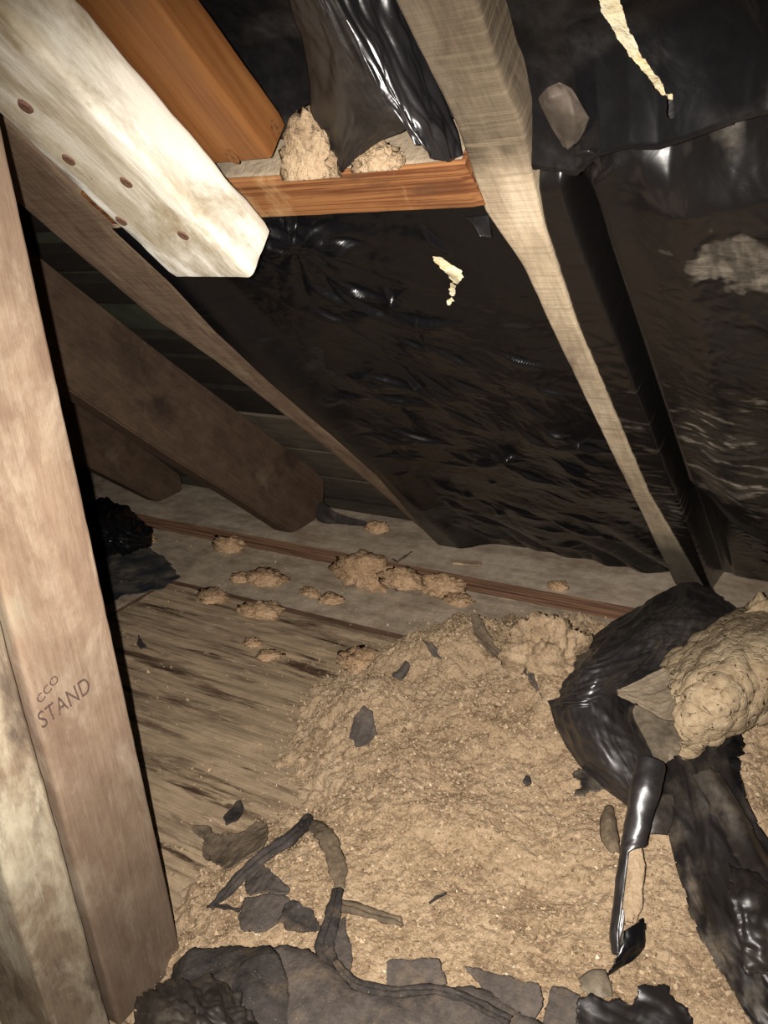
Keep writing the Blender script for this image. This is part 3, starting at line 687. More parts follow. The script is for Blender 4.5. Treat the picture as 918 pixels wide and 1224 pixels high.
# lower sheet with the dust and the hanging pocket
pock = sorted([(rs(u, v, -.01)[0], rs(u, v, -.01)[1]) for u, v in [(790, 560), (812, 580), (850, 602), (885, 618), (918, 630)]])
pkx = [-.30]+[q[0] for q in pock]+[.14]; pks = [pock[0][1]+.06]+[q[1] for q in pock]+[pock[-1][1]-.02]
def oRL(x, s):
    f = np.interp(x, foldx, folds); pk = np.interp(x, pkx, pks)
    strip_ = smooth(-.2160, -.2230, x)                              # flange against the grey rafter
    val = np.exp(-((x+.2115)/.0085)**2)
    bulge = .45*smooth(-.206, -.196, x) + .55*smooth(-.20, -.13, x)
    body = .002*strip_ + (1-strip_)*(.012 + .060*val - .036*bulge)
    top = smooth(.10, .0, f-s); body = body*(1-top) + top*(-.014+.055*np.clip((.058-(f-s))/.052, 0, 1))*smooth(-.19, -.13, x) + top*(1-smooth(-.19, -.13, x))*(.004+.03*smooth(.03, 0, f-s))
    below = smooth(.012+.02*(1-bulge), -.004-.02*(1-bulge), s-pk)*(1-strip_)
    lip = -.008*np.exp(-((s-pk-.008)/.010)**2)*bulge
    body = body*(1-below) + below*(.050-.012*bulge+.0*x) + lip
    wv = .006*fbm(x*6, s*5, 2, 71) + .0028*crease(x*13+2, s*13, 73) + .0011*crease(x*30, s*60, 76) + .0007*crease(x*100, s*100, 78)
    wv = wv*smooth(-.195, -.165, x) + .0015*crease(x*30, s*60, 77)*strip_ + sags(x, s, 40, 14, (-.18, .05, .3, .98), 1.9, .006, 1.3)*bulge
    return body + wv
g1, g2 = rs(885, 300, -.01), rs(850, 535, -.01)
def dRL(x, s):
    t = smooth(-.1, .45, fbm(x*16, s*42, 4, 81)); b1 = smooth(.050, .035, np.hypot((x-g1[0]-.012)/1.1, (s-g1[1])/.75)+.022*fbm(x*40, s*40, 4, 82))
    b2 = smooth(.20, .05, np.hypot((x-g2[0]-.03)/.75, (s-g2[1])/1.0)+.03*fbm(x*25, s*25, 3, 83))
    st = smooth(-.2180, -.2215, x)*smooth(.50, .40, s)*smooth(.29, .31, s)
    pk = np.interp(x, pkx, pks)
    st2 = smooth(-.0, .5, fbm(x*40+s*20, s*110, 4, 84))
    d = -.10 + .72*b1*(.55+.45*smooth(-.3, .4, fbm(x*120, s*26, 3, 85))) + (.16*b2 + .85*b2*t*st2 + .16*t*smooth(.75, .45, s))*smooth(-.003, .006, s-pk) + .55*st*(.3+.7*st2)
    f = np.interp(x, foldx, folds); d = d + .30*smooth(.004, .014, f-s)*smooth(.045, .025, f-s)*smooth(-.155, -.12, x)*(.5+fbm(x*50, s*50, 3, 86))  # paler band just below the fold
    return d - 1.0*np.exp(-((x+.2085)/.0105)**2)
lowsheet = film_sheet('plastic_sheet', lambda s: rA(s)+.0005, lambda s: .14, lambda x: rs(880, 737, .05)[1]+.004, lambda x: sF(x)+.002, oRL, FILM_WALL,
                      dustf=dRL, seed=9, step=.0014)
tag(lowsheet, 'dusty black plastic sheet bulging at the right of the grey rafter, with pale smears', 'plastic sheet')
flap = patch('folded_flap', [[(640, 118, .012), (652, 104, .004), (667, 96, .0), (684, 104, .004)], [(645, 130, .004), (658, 116, -.004), (680, 112, .0), (698, 128, .003)],
                             [(655, 150, .002), (664, 134, -.001), (685, 136, -.006), (707, 142, .002)], [(666, 168, .002), (673, 160, -.002), (686, 156, -.004), (699, 158, .002)], [(676, 183, .003), (679, 182, .001), (685, 176, .0), (690, 172, .002)]],
             FILM_TAN, upsheet, wr=.0009, sc=30, roof_o=True, thick=.0006, seed=4, dust=.6, step=.0016, rag=.001, lin=True)
flap['label'] = 'folded over brownish dusty corner of the sheet'
curl = patch('curled_edge', [[(682, 190, .0), (692, 182, -.008), (706, 181, -.010), (717, 190, -.004), (720, 204, .002)], [(688, 198, .004), (696, 192, -.002), (706, 191, -.004), (714, 198, .0), (717, 208, .006)]],
             FILM_SHINE, lowsheet, wr=.0006, roof_o=True, thick=.0006, seed=5)

# upper bay above the crosspiece
def oUB(x, s): return .055 + .010*fbm(x*6, s*6, 3, 101) + .004*crease(x*14, s*14, 103) + .0014*crease(x*40, s*40, 104) - .03*smooth(1.08, 1.00, s)
topsheet = film_sheet('plastic_sheet', lambda s: -.665, lambda s: lA(s)-.0005, lambda x: s_hi+.004, lambda x: 1.62, oUB, FILM, dustf=lambda x, s: .10+.3*smooth(0, .5, fbm(x*15, s*15, 4, 105)), seed=11)
tag(topsheet, 'brownish black plastic sheet in the shadow above the short crosspiece', 'plastic sheet')
billow = patch('plastic_sheet', [[(385, -60, .034), (440, -60, .044), (500, -60, .056), (545, -60, .066)], [(402, -5, .018), (435, -5, .030), (470, -5, .044), (500, -5, .058)],
                                 [(432, 55, .004), (460, 50, .014), (490, 50, .028), (520, 55, .046)], [(458, 110, -.010), (480, 108, -.004), (510, 105, .012), (540, 108, .030)],
                                 [(478, 148, -.018), (500, 152, -.016), (530, 150, -.002), (553, 148, .016)], [(500, 172, -.022), (520, 186, -.022), (542, 193, -.012), (560, 184, .004)]],
               FILM_SHINE, wr=.0055, sc=26, roof_o=True, thick=.0006, seed=8, n=2, step=.0016, dust=-.1, st=(1.7, .42))
tag(billow, 'small shiny wrinkled black plastic billow beside the top of the grey rafter', 'plastic sheet')
drape = patch('hanging_strip', [[(322, -60, .034), (350, -60, .016), (380, -60, .030)], [(340, 0, .024), (372, -2, .008), (404, 0, .014)], [(356, 50, .020), (396, 48, .003), (434, 58, .009)], [(364, 100, .018), (412, 95, .0), (460, 115, .004)],
                                [(372, 150, .018), (420, 142, -.002), (484, 156, .001)], [(388, 185, .012), (408, 178, -.003), (452, 172, -.001)], [(400, 205, .006), (406, 208, -.003), (414, 203, -.002)]],
              FILM_BROWN, wr=.0045, sc=22, roof_o=True, thick=.0008, seed=12, dust=.22, step=.0022, st=(1.4, .5))
tag(drape, 'dusty brownish black plastic strip hanging over the crosspiece, pointed at its lower end', 'plastic strip')

def tuft(name, pts, mat, label, seed, cat='insulation'):
    """lump on the roof timbers: pts = list of (u, v, o, r)"""
    u, v, o, r = pts; p = on_roof(u, v, o)
    b = blob(name, (0, 0, 0), r, mat, seed, rough=.6); b.location = p; b.rotation_euler = (0, 0, 0)
    return tag(b, label, cat)
tuft('insulation_tuft', (370, 196, -.004, (.016, .011, .024)), FLUFF, 'tan fibre tuft on the crosspiece, left of the hanging plastic strip', 3)
tuft('insulation_tuft', (452, 196, .0, (.015, .009, .011)), FLUFF, 'small tan fibre tuft on the crosspiece, right of the hanging plastic strip', 5)

# ================================================================== LOOSE INSULATION
keep = (sd[:-1, :-1] > -.010) & (sd[1:, 1:] > -.010)
bedo = grid('loose_insulation', np.stack([GX, GY, BH], -1), FLUFF, None, keep)
bedo['kind'] = 'stuff'; bedo['label'] = 'bed of tan loose fill insulation covering the floor'
def crumbs(name, n, seed, mat):
    rng = np.random.RandomState(seed); pts = []
    c = np.array([on_floor(u, v)[:2] for u, v in [(560, 900)]])[0]
    while len(pts) < n:
        x = rng.uniform(-1.25, .12, 4000); y = rng.uniform(.25, 1.30, 4000)
        d = sdist(x, y, BED_POLY); pr = np.where(d > 0, .75, .45*np.exp(d/.032)+.05*smooth(.35, .9, fbm(x*9, y*9, 3, 40)+.3)) * np.where(y > 1.176, .12, 1)
        ok = rng.rand(4000) < pr
        pts += list(zip(x[ok], y[ok], d[ok]))
    pts = np.array(pts[:n]); r = rng.gamma(2.0, .00042, n)+.0005; r = np.minimum(r, .0045)*np.where(pts[:, 2] > 0, 1, .9)
    z = bed(pts[:, 0], pts[:, 1]) + r*.3 - np.where((pts[:, 2] < -.02) & (pts[:, 1] < .992), .005, 0)
    o6 = np.array([(1, 0, 0), (-1, 0, 0), (0, 1, 0), (0, -1, 0), (0, 0, 1), (0, 0, -1)], float)
    V = pts[:, None, [0, 1, 1]]*1.0; V = np.repeat(V, 6, 1); V[:, :, 2] = z[:, None]
    V = V + o6[None]*r[:, None, None]*rng.uniform(.45, 1.35, (n, 6, 1)) + rng.normal(0, .25, (n, 6, 3))*r[:, None, None]
    f8 = np.array([(0, 2, 4), (2, 1, 4), (1, 3, 4), (3, 0, 4), (2, 0, 5), (1, 2, 5), (3, 1, 5), (0, 3, 5)])
    Fc = (f8[None]+6*np.arange(n)[:, None, None]).reshape(-1, 3)
    o = mesh(name, V.reshape(-1, 3), Fc.tolist(), mat, None, False); o['kind'] = 'stuff'
    t = rng.rand(n); t = np.where((rng.rand(n) < .012) & (r < .0022), 1.0, t*.8); add_attr(o, 'tone', np.repeat(t, 6)); return o
CRUMB, _nt, _b = mk('insulation_crumb', 1.0, .05)
_nt.links.new(ramp(_nt, attr(_nt, 'tone'), [(0.0, (.17, .115, .07)), (.45, (.32, .23, .145)), (.8, (.42, .315, .21)), (.97, (.56, .48, .36))]), _b.inputs['Base Color'])
cr = crumbs('crumbs', 38000, 4, CRUMB); cr.parent = bedo; cr['label'] = 'scattered crumbs of tan insulation on boards and bed'

CL = [  # u, v, half width (px), flat, label
    ((274, 655), .020, .8, 'lone pinkish insulation clump leaning on the plate below the wide dark plank'),
    ((451, 634), .013, 1.0, 'small insulation clump on the plate at the foot of the brown rafter'),
    ((437, 690), .036, .75, 'large crumbly insulation pile against the plate, left of the gap in its dust'),
    ((480, 697), .022, .7, 'insulation pile on the plate edge just right of the large crumbly pile'),
    ((528, 705), .024, .8, 'insulation clump overlapping the plate below the left corner of the plastic'),
    ((548, 722), .016, .7, 'low insulation clump on the dusty board under the plate, nearest the torn paper peak'),
    ((318, 694), .022, .5, 'flat insulation clump on the dusty board, between the lone clump and the large pile'),
    ((290, 692), .014, .5, 'small flat insulation clump immediately left of the flat one on the dusty board'),
    ((372, 712), .013, .7, 'small insulation clump on the dusty board below the left end of the large pile'),
    ((396, 720), .014, .7, 'insulation clump on the dusty board directly below the large pile'),
    ((312, 732), .020, .55, 'insulation clump lying across the board seam'),
    ((255, 713), .020, .35, 'thin insulation smear along the upper edge of the streaked floor panel'),
    ((302, 770), .010, .5, 'tiny upper insulation clump alone on the streaked floor panel'),
    ((322, 784), .012, .4, 'tiny lower insulation clump on the streaked floor panel'),
    ((178, 645), .012, .6, 'insulation clump beside the crumpled black plastic in the far left corner'),
    ((150, 700), .014, .35, 'flat tan clump lying on the blue grey plastic sheet'),
    ((668, 703), .010, .7, 'tiny insulation tuft on the plate below the middle plastic sheet'),
    ((435, 795), .022, .5, 'pale insulation clump at the left end of the bed'),
]
for i, ((u, v), r, fl_, lab) in enumerate(CL):
    p = on_floor(u, v, PLATE_T if i in (1, 3, 16) else 0.0) if i != 17 else lay(u, v, 0)
    if v > 708 and i != 17: p = on_floor(u, v, -.006)
    b = blob('insulation_clump', p, (r*1.25, r*.85, r*fl_*.8), FLUFF_P, i+1, rough=.75, lump=3.1)
    b.rotation_euler = (0, 0, .35*math.sin(i*2.1)); tag(b, lab, 'insulation')
# the upright chunk by the bundle
pk_ = lay(655, 800, 0)
b = blob('insulation_chunk', pk_+np.array([0, 0, -.012]), (.042, .034, .055), FLUFF, 31, rough=.40, sub=5)
b.rotation_euler = (0, 0, .2); tag(b, 'upright tan insulation chunk left of the black plastic bundle', 'insulation')

# ================================================================== DEBRIS BY THE STUDS AND THE FAR CORNER
far_pl = patch('crumpled_plastic', [[(98, 612, .02), (125, 600, .05), (150, 612, .05), (178, 634, .02)], [(98, 630, .04), (125, 622, .07), (152, 632, .06), (180, 642, .02)], [(100, 650, .03), (128, 645, .05), (150, 648, .045), (176, 650, .01)], [(104, 668, .0), (128, 662, .01), (150, 657, .01), (172, 655, .0)]],
               FILM, wr=.010, sc=32, seed=14, dust=.05, step=.0035)
tag(far_pl, 'crumpled black plastic in the dark far left corner beside the stud', 'plastic')
tag(scrap('plastic_sheet_scrap', [(112, 662), (170, 652), (196, 666), (215, 690), (192, 706), (150, 712), (128, 722), (110, 715)], FILM_BLUE, .004, .0025, 20, 15, dust=.4, step=.0025),
    'blue grey plastic scrap lying on the boards in front of the crumpled black plastic', 'plastic')
wedge = patch('torn_paper', [[(378, 598, .03), (390, 602, .028), (402, 612, .020), (440, 625, .006)], [(378, 612, .02), (390, 618, .016), (404, 622, .008), (442, 628, .003)], [(380, 622, .004), (392, 626, .003), (410, 628, .002), (444, 631, .001)]], FELT_BLACK, wr=.002, seed=16, rag=.002, step=.0025)
tag(wedge, 'dark torn paper wedge sticking out behind the end of the wide dark plank', 'paper')
wc = on_floor(556, 677, PLATE_T)
blk = beam('wood_chip', wc+np.array([-.022, -.006, .0002]), np.array([.97, .24, 0]), np.array([-.24, .97, 0]), np.array([0, 0, 1.]), .05, .013, .006, WOOD_PANEL, None, .0015, .001, 3, chip=.001)
tag(blk, 'small pale wood chip on the plate under the plastic corner', 'wood chip')
tag(strip('splinter', [(470, 678, .002, .002), (478, 670, .0025, .004), (492, 660, .0015, .003)], FELT_BROWN, 3), 'thin brown splinter leaning across the plate near the insulation piles', 'splinter')
tag(scrap('felt_chip', [(164, 770), (166, 760), (171, 768), (175, 773), (168, 777)], FELT_BLACK, .006, .002, 40, 17, step=.0014, rag=.001), 'tiny black chip on the streaked floor near the stud', 'chip')
tag(scrap('felt_scrap', [(418, 880), (424, 862), (436, 850), (446, 858), (450, 878), (440, 888), (426, 888)], FELT, .010, .004, 40, 18, rag=.002, tilt=(0, .35)), 'grey felt scrap standing out alone in the pale insulation', 'felt scrap')
tag(scrap('felt_scrap', [(266, 978), (282, 960), (288, 958), (291, 968), (284, 982), (270, 988)], FELT_BLACK, .006, .002, 40, 19, rag=.002), 'small black felt scrap on the floor above the brown crescent scrap', 'felt scrap')
for rows, lab, seed in [([[(564, 733, .040), (568, 734, .042), (571, 738, .038)], [(565, 748, .030), (574, 752, .034), (588, 766, .028)], [(572, 764, .012), (590, 776, .016), (612, 790, .012)], [(590, 786, .0), (610, 796, .0), (632, 812, .0)]], 'brown torn paper edge peaking from the insulation below the plate', 41),
                        ([[(604, 763, .022), (609, 765, .024), (614, 768, .020)], [(610, 776, .014), (618, 778, .018), (628, 788, .014)], [(622, 796, .008), (630, 800, .010), (640, 810, .006)], [(638, 822, .0), (644, 828, .001), (650, 836, .0)]], 'dark torn paper edge left of the upright insulation chunk', 42),
                        ([[(506, 764, .014), (510, 765, .016), (514, 769, .012)], [(511, 775, .008), (518, 775, .010), (526, 782, .006)], [(520, 786, .0), (525, 787, .001), (531, 788, .0)]], 'small torn paper edge in the insulation left of the paper peak', 43),
                        ([[(486, 790, .010), (489, 792, .012), (490, 796, .010)], [(476, 800, .008), (481, 804, .010), (486, 806, .004)], [(468, 808, .0), (474, 811, .002), (480, 812, .0)]], 'tiny torn paper edge at the upper left of the insulation bed', 44)]:
    tag(patch('torn_paper', rows, FELT_BROWN if seed == 41 else FELT, wr=.0022, sc=50, seed=seed, rag=.0022, step=.0013, thick=.001), lab, 'paper')

# ---- straps and scraps at the lower left
tag(scrap('felt_scrap', [(231, 997), (240, 990), (250, 993), (264, 1006), (292, 998), (314, 984), (320, 990), (322, 1006), (314, 1020), (296, 1030), (274, 1048), (256, 1036), (241, 1026), (243, 1012)], FELT_BROWN, .009, .004, 26, 21, rag=.003, curl=.004),
    'brown crescent felt scrap left of the black folded strap', 'felt scrap')
tag(strip('strap', [(252, 1086, .003, .004), (272, 1066, .0055, .008), (292, 1044, .006, .014), (318, 1022, .0075, .018), (345, 1004, .0080, .018), (360, 990, .007, .016), (369, 976, .004, .014)], FELT_BLACK, 22, arch=1.1, thick=.0016, dust=.3, rag=.002),
    'black folded strap running diagonally up from the felt pieces', 'strap')
tag(strip('splinter', [(248, 1084, .0012, .004), (266, 1084, .0022, .006), (287, 1089, .0015, .004)], FELT_BLACK, 23), 'thin black splinter under the lower end of the folded strap', 'splinter')
tag(scrap('felt_scrap', [(294, 1040), (306, 1032), (318, 1040), (334, 1056), (348, 1068), (346, 1076), (300, 1076), (292, 1064)], FELT, .010, .004, 24, 24, rag=.002, curl=.004), 'grey triangular felt flap directly under the folded strap', 'felt scrap')
tag(scrap('felt_scrap', [(294, 1074), (346, 1072), (350, 1085), (340, 1100), (322, 1112), (290, 1116), (284, 1098)], FELT, .006, .002, 20, 25, rag=.002), 'pale grey felt piece below the triangular flap', 'felt scrap')
tag(scrap('felt_scrap', [(340, 1084), (352, 1078), (362, 1086), (374, 1088), (380, 1100), (384, 1110), (372, 1112), (362, 1120), (344, 1116), (334, 1104)], FELT_BLACK, .010, .005, 40, 26, rag=.004), 'ragged charcoal felt lump right of the pale grey felt piece', 'felt scrap')
tag(strip('strap', [(372, 984, .007, .010), (388, 998, .009, .012), (398, 1018, .0085, .012), (404, 1040, .0080, .012), (406, 1062, .005, .010)], FELT_BROWN, 27, arch=.5, thick=.0016, dust=.6, rag=.003), 'dusty grey strap curving down from the top of the folded strap', 'strap')
tag(strip('strap', [(404, 1064, .004, .014), (400, 1084, .0055, .016), (394, 1110, .007, .016), (388, 1132, .008, .014), (396, 1152, .006, .012), (416, 1174, .004, .010)], FELT_BLACK, 28, arch=.9, thick=.0016, rag=.002), 'dark strap dropping from the curved grey strap to the bottom felt', 'strap')
tag(scrap('felt_scrap', [(404, 1102), (414, 1098), (416, 1122), (423, 1150), (414, 1172), (400, 1150), (396, 1130)], FELT, .008, .003, 30, 29, rag=.002), 'narrow grey felt piece along the right of the dark dropping strap', 'felt scrap')
tag(strip('twig', [(404, 1082, .0050, .008), (420, 1086, .0065, .010), (440, 1092, .0052, .012), (460, 1098, .0042, .010), (476, 1102, .0042, .008), (479, 1106, .002, .004)], FELT_BROWN, 30, arch=1.3, thick=.002, rag=.0015), 'brown stick like strap end pointing right on the insulation', 'strap')
tag(strip('splinter', [(513, 1080, .0008, .003), (522, 1074, .002, .004), (533, 1068, .0008, .003)], FELT_BLACK, 31), 'tiny dark splinter alone in the middle of the insulation', 'splinter')
tag(scrap('felt_chip', [(624, 936), (628, 928), (634, 930), (636, 938), (630, 942)], FELT_BLACK, .004, .002, 40, 32, rag=.001, step=.0014), 'tiny black chip in the insulation left of the plastic bundle', 'chip')

# ---- felt along the bottom edge
tag(scrap('felt_sheet', [(206, 1146), (226, 1130), (262, 1124), (322, 1128), (338, 1150), (346, 1190), (356, 1250), (330, 1290), (190, 1290), (200, 1200)], FELT_BLACK, .022, .009, 17, 33, rag=.002, dust=.3, step=.0020, curl=-.010), 'black dusty felt sheet at the foot of the studs', 'felt sheet')
tag(scrap('felt_sheet', [(316, 1128), (336, 1120), (368, 1124), (398, 1148), (420, 1176), (470, 1180), (560, 1172), (600, 1186), (660, 1220), (680, 1290), (340, 1290), (330, 1190)], FELT, .022, .009, 15, 34, rag=.002, step=.0020, curl=-.012), 'wide grey felt sheet along the bottom edge, centre', 'felt sheet')
tag(strip('felt_fold', [(400, 1150, .002, .036), (425, 1176, .004, .038), (470, 1186, .0045, .040), (520, 1184, .004, .040), (560, 1196, .004, .038), (610, 1222, .004, .036)], FELT_BLACK, 35, arch=1.3), 'dark rolled fold lying across the wide grey felt sheet', 'felt fold')
tag(scrap('felt_scrap', [(462, 1150), (480, 1147), (524, 1148), (532, 1164), (534, 1180), (462, 1182)], FELT, .026, .002, 18, 36, rag=.002), 'square cornered pale grey felt scrap at the upper edge of the wide felt', 'felt scrap')
tag(scrap('felt_scrap', [(556, 1156), (572, 1160), (606, 1170), (642, 1180), (650, 1205), (640, 1222), (600, 1200), (574, 1180)], FELT, .026, .003, 18, 37, rag=.002, tilt=(0, .1)), 'pointed grey felt scrap at the right end of the wide felt', 'felt scrap')
tag(scrap('felt_scrap', [(660, 1178), (672, 1180), (694, 1190), (700, 1216), (694, 1250), (648, 1250), (650, 1215)], FELT, .014, .003, 20, 38, rag=.002), 'grey felt scrap left of the jagged black plastic at the bottom', 'felt scrap')
tag(scrap('plastic_scrap', [(692, 1196), (716, 1192), (752, 1196), (768, 1186), (786, 1176), (800, 1178), (808, 1196), (826, 1204), (832, 1220), (820, 1262), (690, 1262)], FILM_DUSTY, .020, .006, 30, 39, rag=.005, dust=.0, thick=.001), 'jagged black plastic scrap at the bottom right of the felt', 'plastic')
cr5 = patch('crumpled_plastic', [[(180, 1196, .03), (196, 1182, .045), (230, 1180, .055), (262, 1184, .045), (286, 1204, .03)], [(166, 1214, .05), (200, 1206, .07), (236, 1204, .075), (270, 1210, .06), (300, 1228, .035)], [(150, 1250, .05), (200, 1240, .08), (240, 1240, .08), (280, 1245, .06), (318, 1262, .035)], [(150, 1300, .02), (200, 1300, .03), (240, 1300, .03), (280, 1300, .03), (320, 1300, .02)]],
             FILM_DUSTY, wr=.0085, sc=38, seed=40, rag=.004, dust=.15, step=.0018)
tag(cr5, 'crumpled black plastic at the bottom left in front of the stud', 'plastic')

# ================================================================== THE PLASTIC BUNDLE AT THE RIGHT
bundle = patch('plastic_bundle', [[(698, 776, .004), (742, 744, .022), (808, 705, .045), (846, 708, .048), (876, 730, .030)],
                                  [(690, 800, .030), (735, 776, .070), (785, 745, .090), (832, 736, .090), (876, 752, .055)],
                                  [(674, 828, .040), (712, 808, .085), (760, 788, .085), (806, 780, .070), (868, 775, .040)],
                                  [(662, 850, .016), (694, 846, .060), (734, 826, .055), (776, 826, .035), (850, 806, .02)]],
               FILM_BUNDLE, wr=.0075, sc=19, seed=52, n=3, dust=.10, step=.0020)
tag(bundle, 'puffy black plastic bundle at the foot of the grey rafter', 'plastic')
arm = patch('plastic_arm', [[(664, 838, .020), (690, 826, .062), (722, 820, .060), (760, 832, .028)], [(670, 872, .010), (694, 858, .055), (724, 850, .055), (752, 858, .024)],
                            [(692, 908, .006), (710, 892, .045), (738, 882, .046), (768, 892, .020)], [(728, 944, .004), (740, 928, .032), (760, 916, .034), (782, 922, .018)], [(766, 970, .0), (772, 960, .012), (782, 950, .014), (796, 944, .010)]],
            FILM_BUNDLE, bundle, wr=.0070, sc=19, seed=55, dust=.05, step=.0020, st=(1.3, .6))
arm['label'] = 'glossy fold running down from the bundle'
tag(patch('plastic_film', [[(744, 836, .030), (775, 846, .034), (806, 850, .030), (838, 846, .020)], [(756, 862, .022), (782, 870, .030), (808, 874, .026), (836, 866, .016)], [(766, 886, .018), (786, 892, .022), (806, 896, .020), (826, 886, .012)], [(790, 916, .012), (796, 918, .012), (803, 918, .012), (812, 908, .008)]],
          FILM_FILMY, wr=.0022, sc=30, seed=57, dust=.6), 'filmy dust coated plastic under the folded cream batt', 'plastic')
cb = empty('folded_batt', lay(850, 830, .0)); tag(cb, 'thick folded cream insulation batt lying over the plastic at the right edge', 'insulation')
bt = patch('batt_body', [[(800, 800, .070), (846, 764, .068), (880, 742, .062), (906, 728, .060), (960, 706, .060)], [(806, 816, .084), (846, 784, .090), (882, 764, .086), (914, 750, .084), (970, 730, .08)], [(812, 838, .086), (852, 808, .105), (886, 790, .105), (925, 776, .105), (980, 756, .10)],
                         [(818, 864, .074), (858, 842, .095), (888, 828, .095), (925, 814, .095), (980, 794, .09)], [(814, 896, .036), (854, 876, .050), (888, 860, .052), (924, 844, .054), (980, 824, .054)]],
           FLUFF_C, cb, wr=.0003, sc=30, seed=61, thick=.012, step=.0018, lump=.0032)
fp_ = patch('facing_flap', [[(738, 827, .062), (768, 813, .068), (800, 797, .074), (832, 768, .074)], [(738, 830, .062), (770, 834, .064), (800, 826, .068), (834, 800, .080)], [(740, 833, .062), (772, 850, .060), (796, 862, .060), (818, 862, .070)]],
            PAPER, cb, wr=.0014, sc=24, seed=63, thick=.003, step=.0025); fp_['label'] = 'dusty paper faced corner of the batt'
knob = blob('batt_lump', lay(908, 742, .075), (.017, .014, .02), FLUFF_C, 66, parent=cb, rough=.4)
# strip of plastic trailing down the right side
trail = patch('plastic_strip', [[(776, 922, .014), (806, 908, .024), (836, 884, .030), (872, 858, .018)], [(792, 958, .006), (820, 950, .020), (850, 938, .026), (884, 938, .010)], [(800, 1008, .004), (836, 1000, .018), (872, 990, .026), (912, 1002, .008)],
                                [(816, 1066, .003), (852, 1056, .018), (896, 1046, .026), (950, 1060, .006)], [(838, 1126, .003), (876, 1112, .018), (924, 1108, .024), (985, 1120, .006)], [(876, 1186, .002), (906, 1170, .014), (950, 1166, .016), (1010, 1180, .006)], [(908, 1240, .002), (930, 1230, .010), (970, 1230, .010), (1020, 1240, .004)]],
                             FILM_DUSTY, wr=.0070, sc=22, seed=71, rag=.003, step=.0022, st=(1.3, .45),
               dust=lambda u, v: np.clip(-.15+.85*smooth(.42, .05, u)*smooth(.2, .5, v)*(.5+fbm(u*6, v*9, 4, 72)) + .25*fbm(u*5, v*7, 4, 73), -.5, 1))
tag(trail, 'long dusty black plastic strip trailing to the lower right corner', 'plastic strip')
tag(patch('plastic_band', [[(826, 926, .034), (842, 920, .040), (858, 922, .034)], [(846, 960, .032), (866, 958, .042), (888, 972, .030)], [(870, 1010, .034), (892, 1010, .042), (918, 1030, .028)], [(902, 1066, .034), (928, 1070, .040), (956, 1090, .026)], [(930, 1110, .02), (960, 1120, .022), (990, 1140, .014)]],
          FILM_DUSTY, wr=.0035, sc=24, seed=80, rag=.002, step=.0022, dust=.12, st=(1.2, .45)), 'flat greyish plastic band crossing over the long trailing strip', 'plastic')
tag(patch('plastic_crumple', [[(872, 1042, .040), (892, 1040, .046), (914, 1056, .040)], [(876, 1082, .046), (898, 1082, .054), (930, 1096, .040)], [(884, 1124, .030), (906, 1128, .036), (940, 1138, .030)], [(892, 1160, .016), (914, 1166, .018), (945, 1172, .014)]],
          FILM_DUSTY, wr=.0085, sc=34, seed=81, rag=.004, step=.0018, dust=.05), 'glossy crumpled plastic catching the light beside the trailing strip, right edge', 'plastic')
tag(scrap('plastic_scrap', [(866, 880), (884, 868), (890, 890), (882, 925), (884, 948), (872, 958), (862, 920)], FILM, .016, .006, 34, 74, rag=.006, dust=.1), 'ragged black plastic fringe between the trailing strip and the right insulation', 'plastic')
tag(scrap('plastic_scrap', [(682, 925), (705, 920), (722, 940), (716, 952), (695, 950)], FILM_DUSTY, .003, .002, 34, 75, rag=.010, dust=.5), 'dark sooty plastic scrap in the insulation left of the bundle fold', 'plastic')
tag(patch('plastic_scrap', [[(766, 958, .014), (784, 950, .022), (808, 946, .014)], [(764, 980, .010), (782, 975, .020), (806, 976, .010)], [(764, 1006, .002), (778, 1000, .010), (798, 1000, .002)]], FILM_BROWN, wr=.0022, sc=30, seed=76, rag=.003, dust=.7, step=.0022),
    'brown dusty plastic scrap right of the rolled plastic tube', 'plastic')
tag(strip('paper_curl', [(728, 966, .0035, .010), (727, 986, .0075, .010), (730, 1006, .0075, .010), (736, 1020, .003, .008)], FELT_BROWN, 77, arch=1.5), 'brown curled paper piece left of the rolled plastic tube', 'paper')

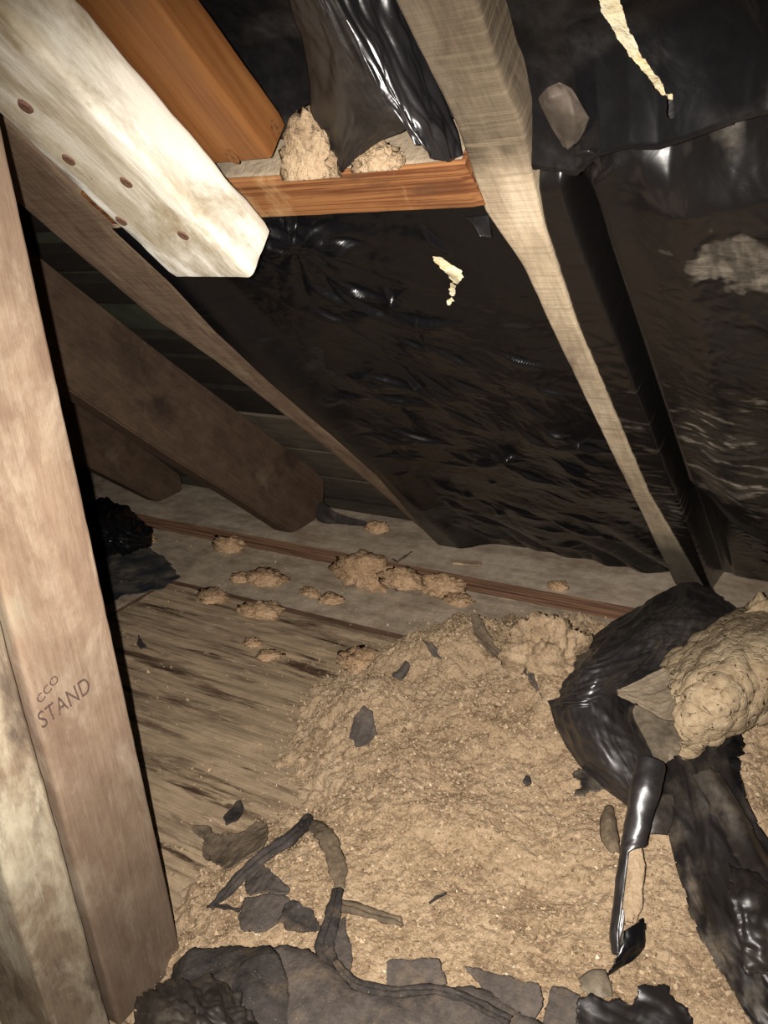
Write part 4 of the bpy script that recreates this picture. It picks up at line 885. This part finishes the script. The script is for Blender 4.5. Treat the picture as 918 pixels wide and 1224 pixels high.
# rolled plastic tube, split open in its lower half
tube = empty('plastic_roll', lay(760, 1020, .0)); tag(tube, 'narrow rolled black plastic tube, split open, hanging from the bundle', 'plastic')
C_ = np.array([lay(u, v, h) for u, v, h in [(778, 912, .100), (772, 940, .092), (764, 975, .076), (757, 1010, .060), (752, 1045, .046), (747, 1085, .032), (742, 1120, .018), (741, 1142, .010)]])
rr = np.array([.0125, .0128, .0112, .0100, .0100, .0098, .0088, .006]); n_ = 90
C_ = crom(C_, n_); rr = crom(rr[:, None], n_)[:, 0]; T = np.gradient(C_, axis=0); T /= np.linalg.norm(T, axis=1, keepdims=True)
Sx = np.cross(T, [0, 0, 1.]); Sx /= np.linalg.norm(Sx, axis=1, keepdims=True); Ux = np.cross(Sx, T)
tt = np.linspace(0, 1, n_); a_lo, a_hi = np.full(n_, -math.pi*.5), np.where(tt < .38, math.pi*1.5, math.pi*1.5-(math.pi*1.05)*smooth(.36, .48, tt))
sgn = 1 if (Sx[40].dot(R[:, 0]) > 0) else -1
# side vector towards image left first
k = np.linspace(0, 1, 26); A = a_lo[:, None]+(a_hi-a_lo)[:, None]*k[None]
rad_ = rr[:, None]*(1+.10*fbm(tt[:, None]*9, k[None]*4, 3, 91))
P = C_[:, None] + (-sgn)*Sx[:, None]*(-np.cos(A+math.pi)*rad_)[..., None]*1.0 + Ux[:, None]*(np.sin(A+math.pi)*-1*rad_)[..., None]
P[..., 2] = np.maximum(P[..., 2], bed(P[..., 0], P[..., 1])+.0004)
grid('rolled_film', P, FILM_BUNDLE, tube, None, np.full(P.shape[:2], .04), .0009, 0)
fill = strip('insulation_filling', [(759, 1000, .003, .056), (759, 1030, .0065, .046), (757, 1070, .007, .032), (754, 1104, .004, .020)], FLUFF, 93, arch=.8, parent=tube, thick=.003); fill['label'] = 'tan insulation showing in the split'
tip = patch('torn_end', [[(744, 1112, .024), (756, 1104, .026), (768, 1096, .022)], [(738, 1140, .014), (754, 1128, .018), (771, 1122, .012)], [(728, 1156, .009), (744, 1146, .010), (766, 1138, .006)], [(718, 1169, .005), (722, 1167, .005), (730, 1160, .004)]],
            FILM, tube, wr=.0022, sc=40, seed=94, rag=.001, step=.0018); tip['label'] = 'torn dark pointed end'
tag(patch('torn_paper', [[(690, 1172, .004), (706, 1160, .010), (724, 1158, .006)], [(698, 1186, .006), (714, 1178, .012), (730, 1176, .006)], [(712, 1198, .004), (722, 1196, .008), (734, 1194, .004)]], FILM_FILMY, wr=.002, sc=40, seed=95, rag=.002, step=.0018, dust=.7),
    'translucent tan paper flap between the torn tube end and the jagged black plastic', 'paper')
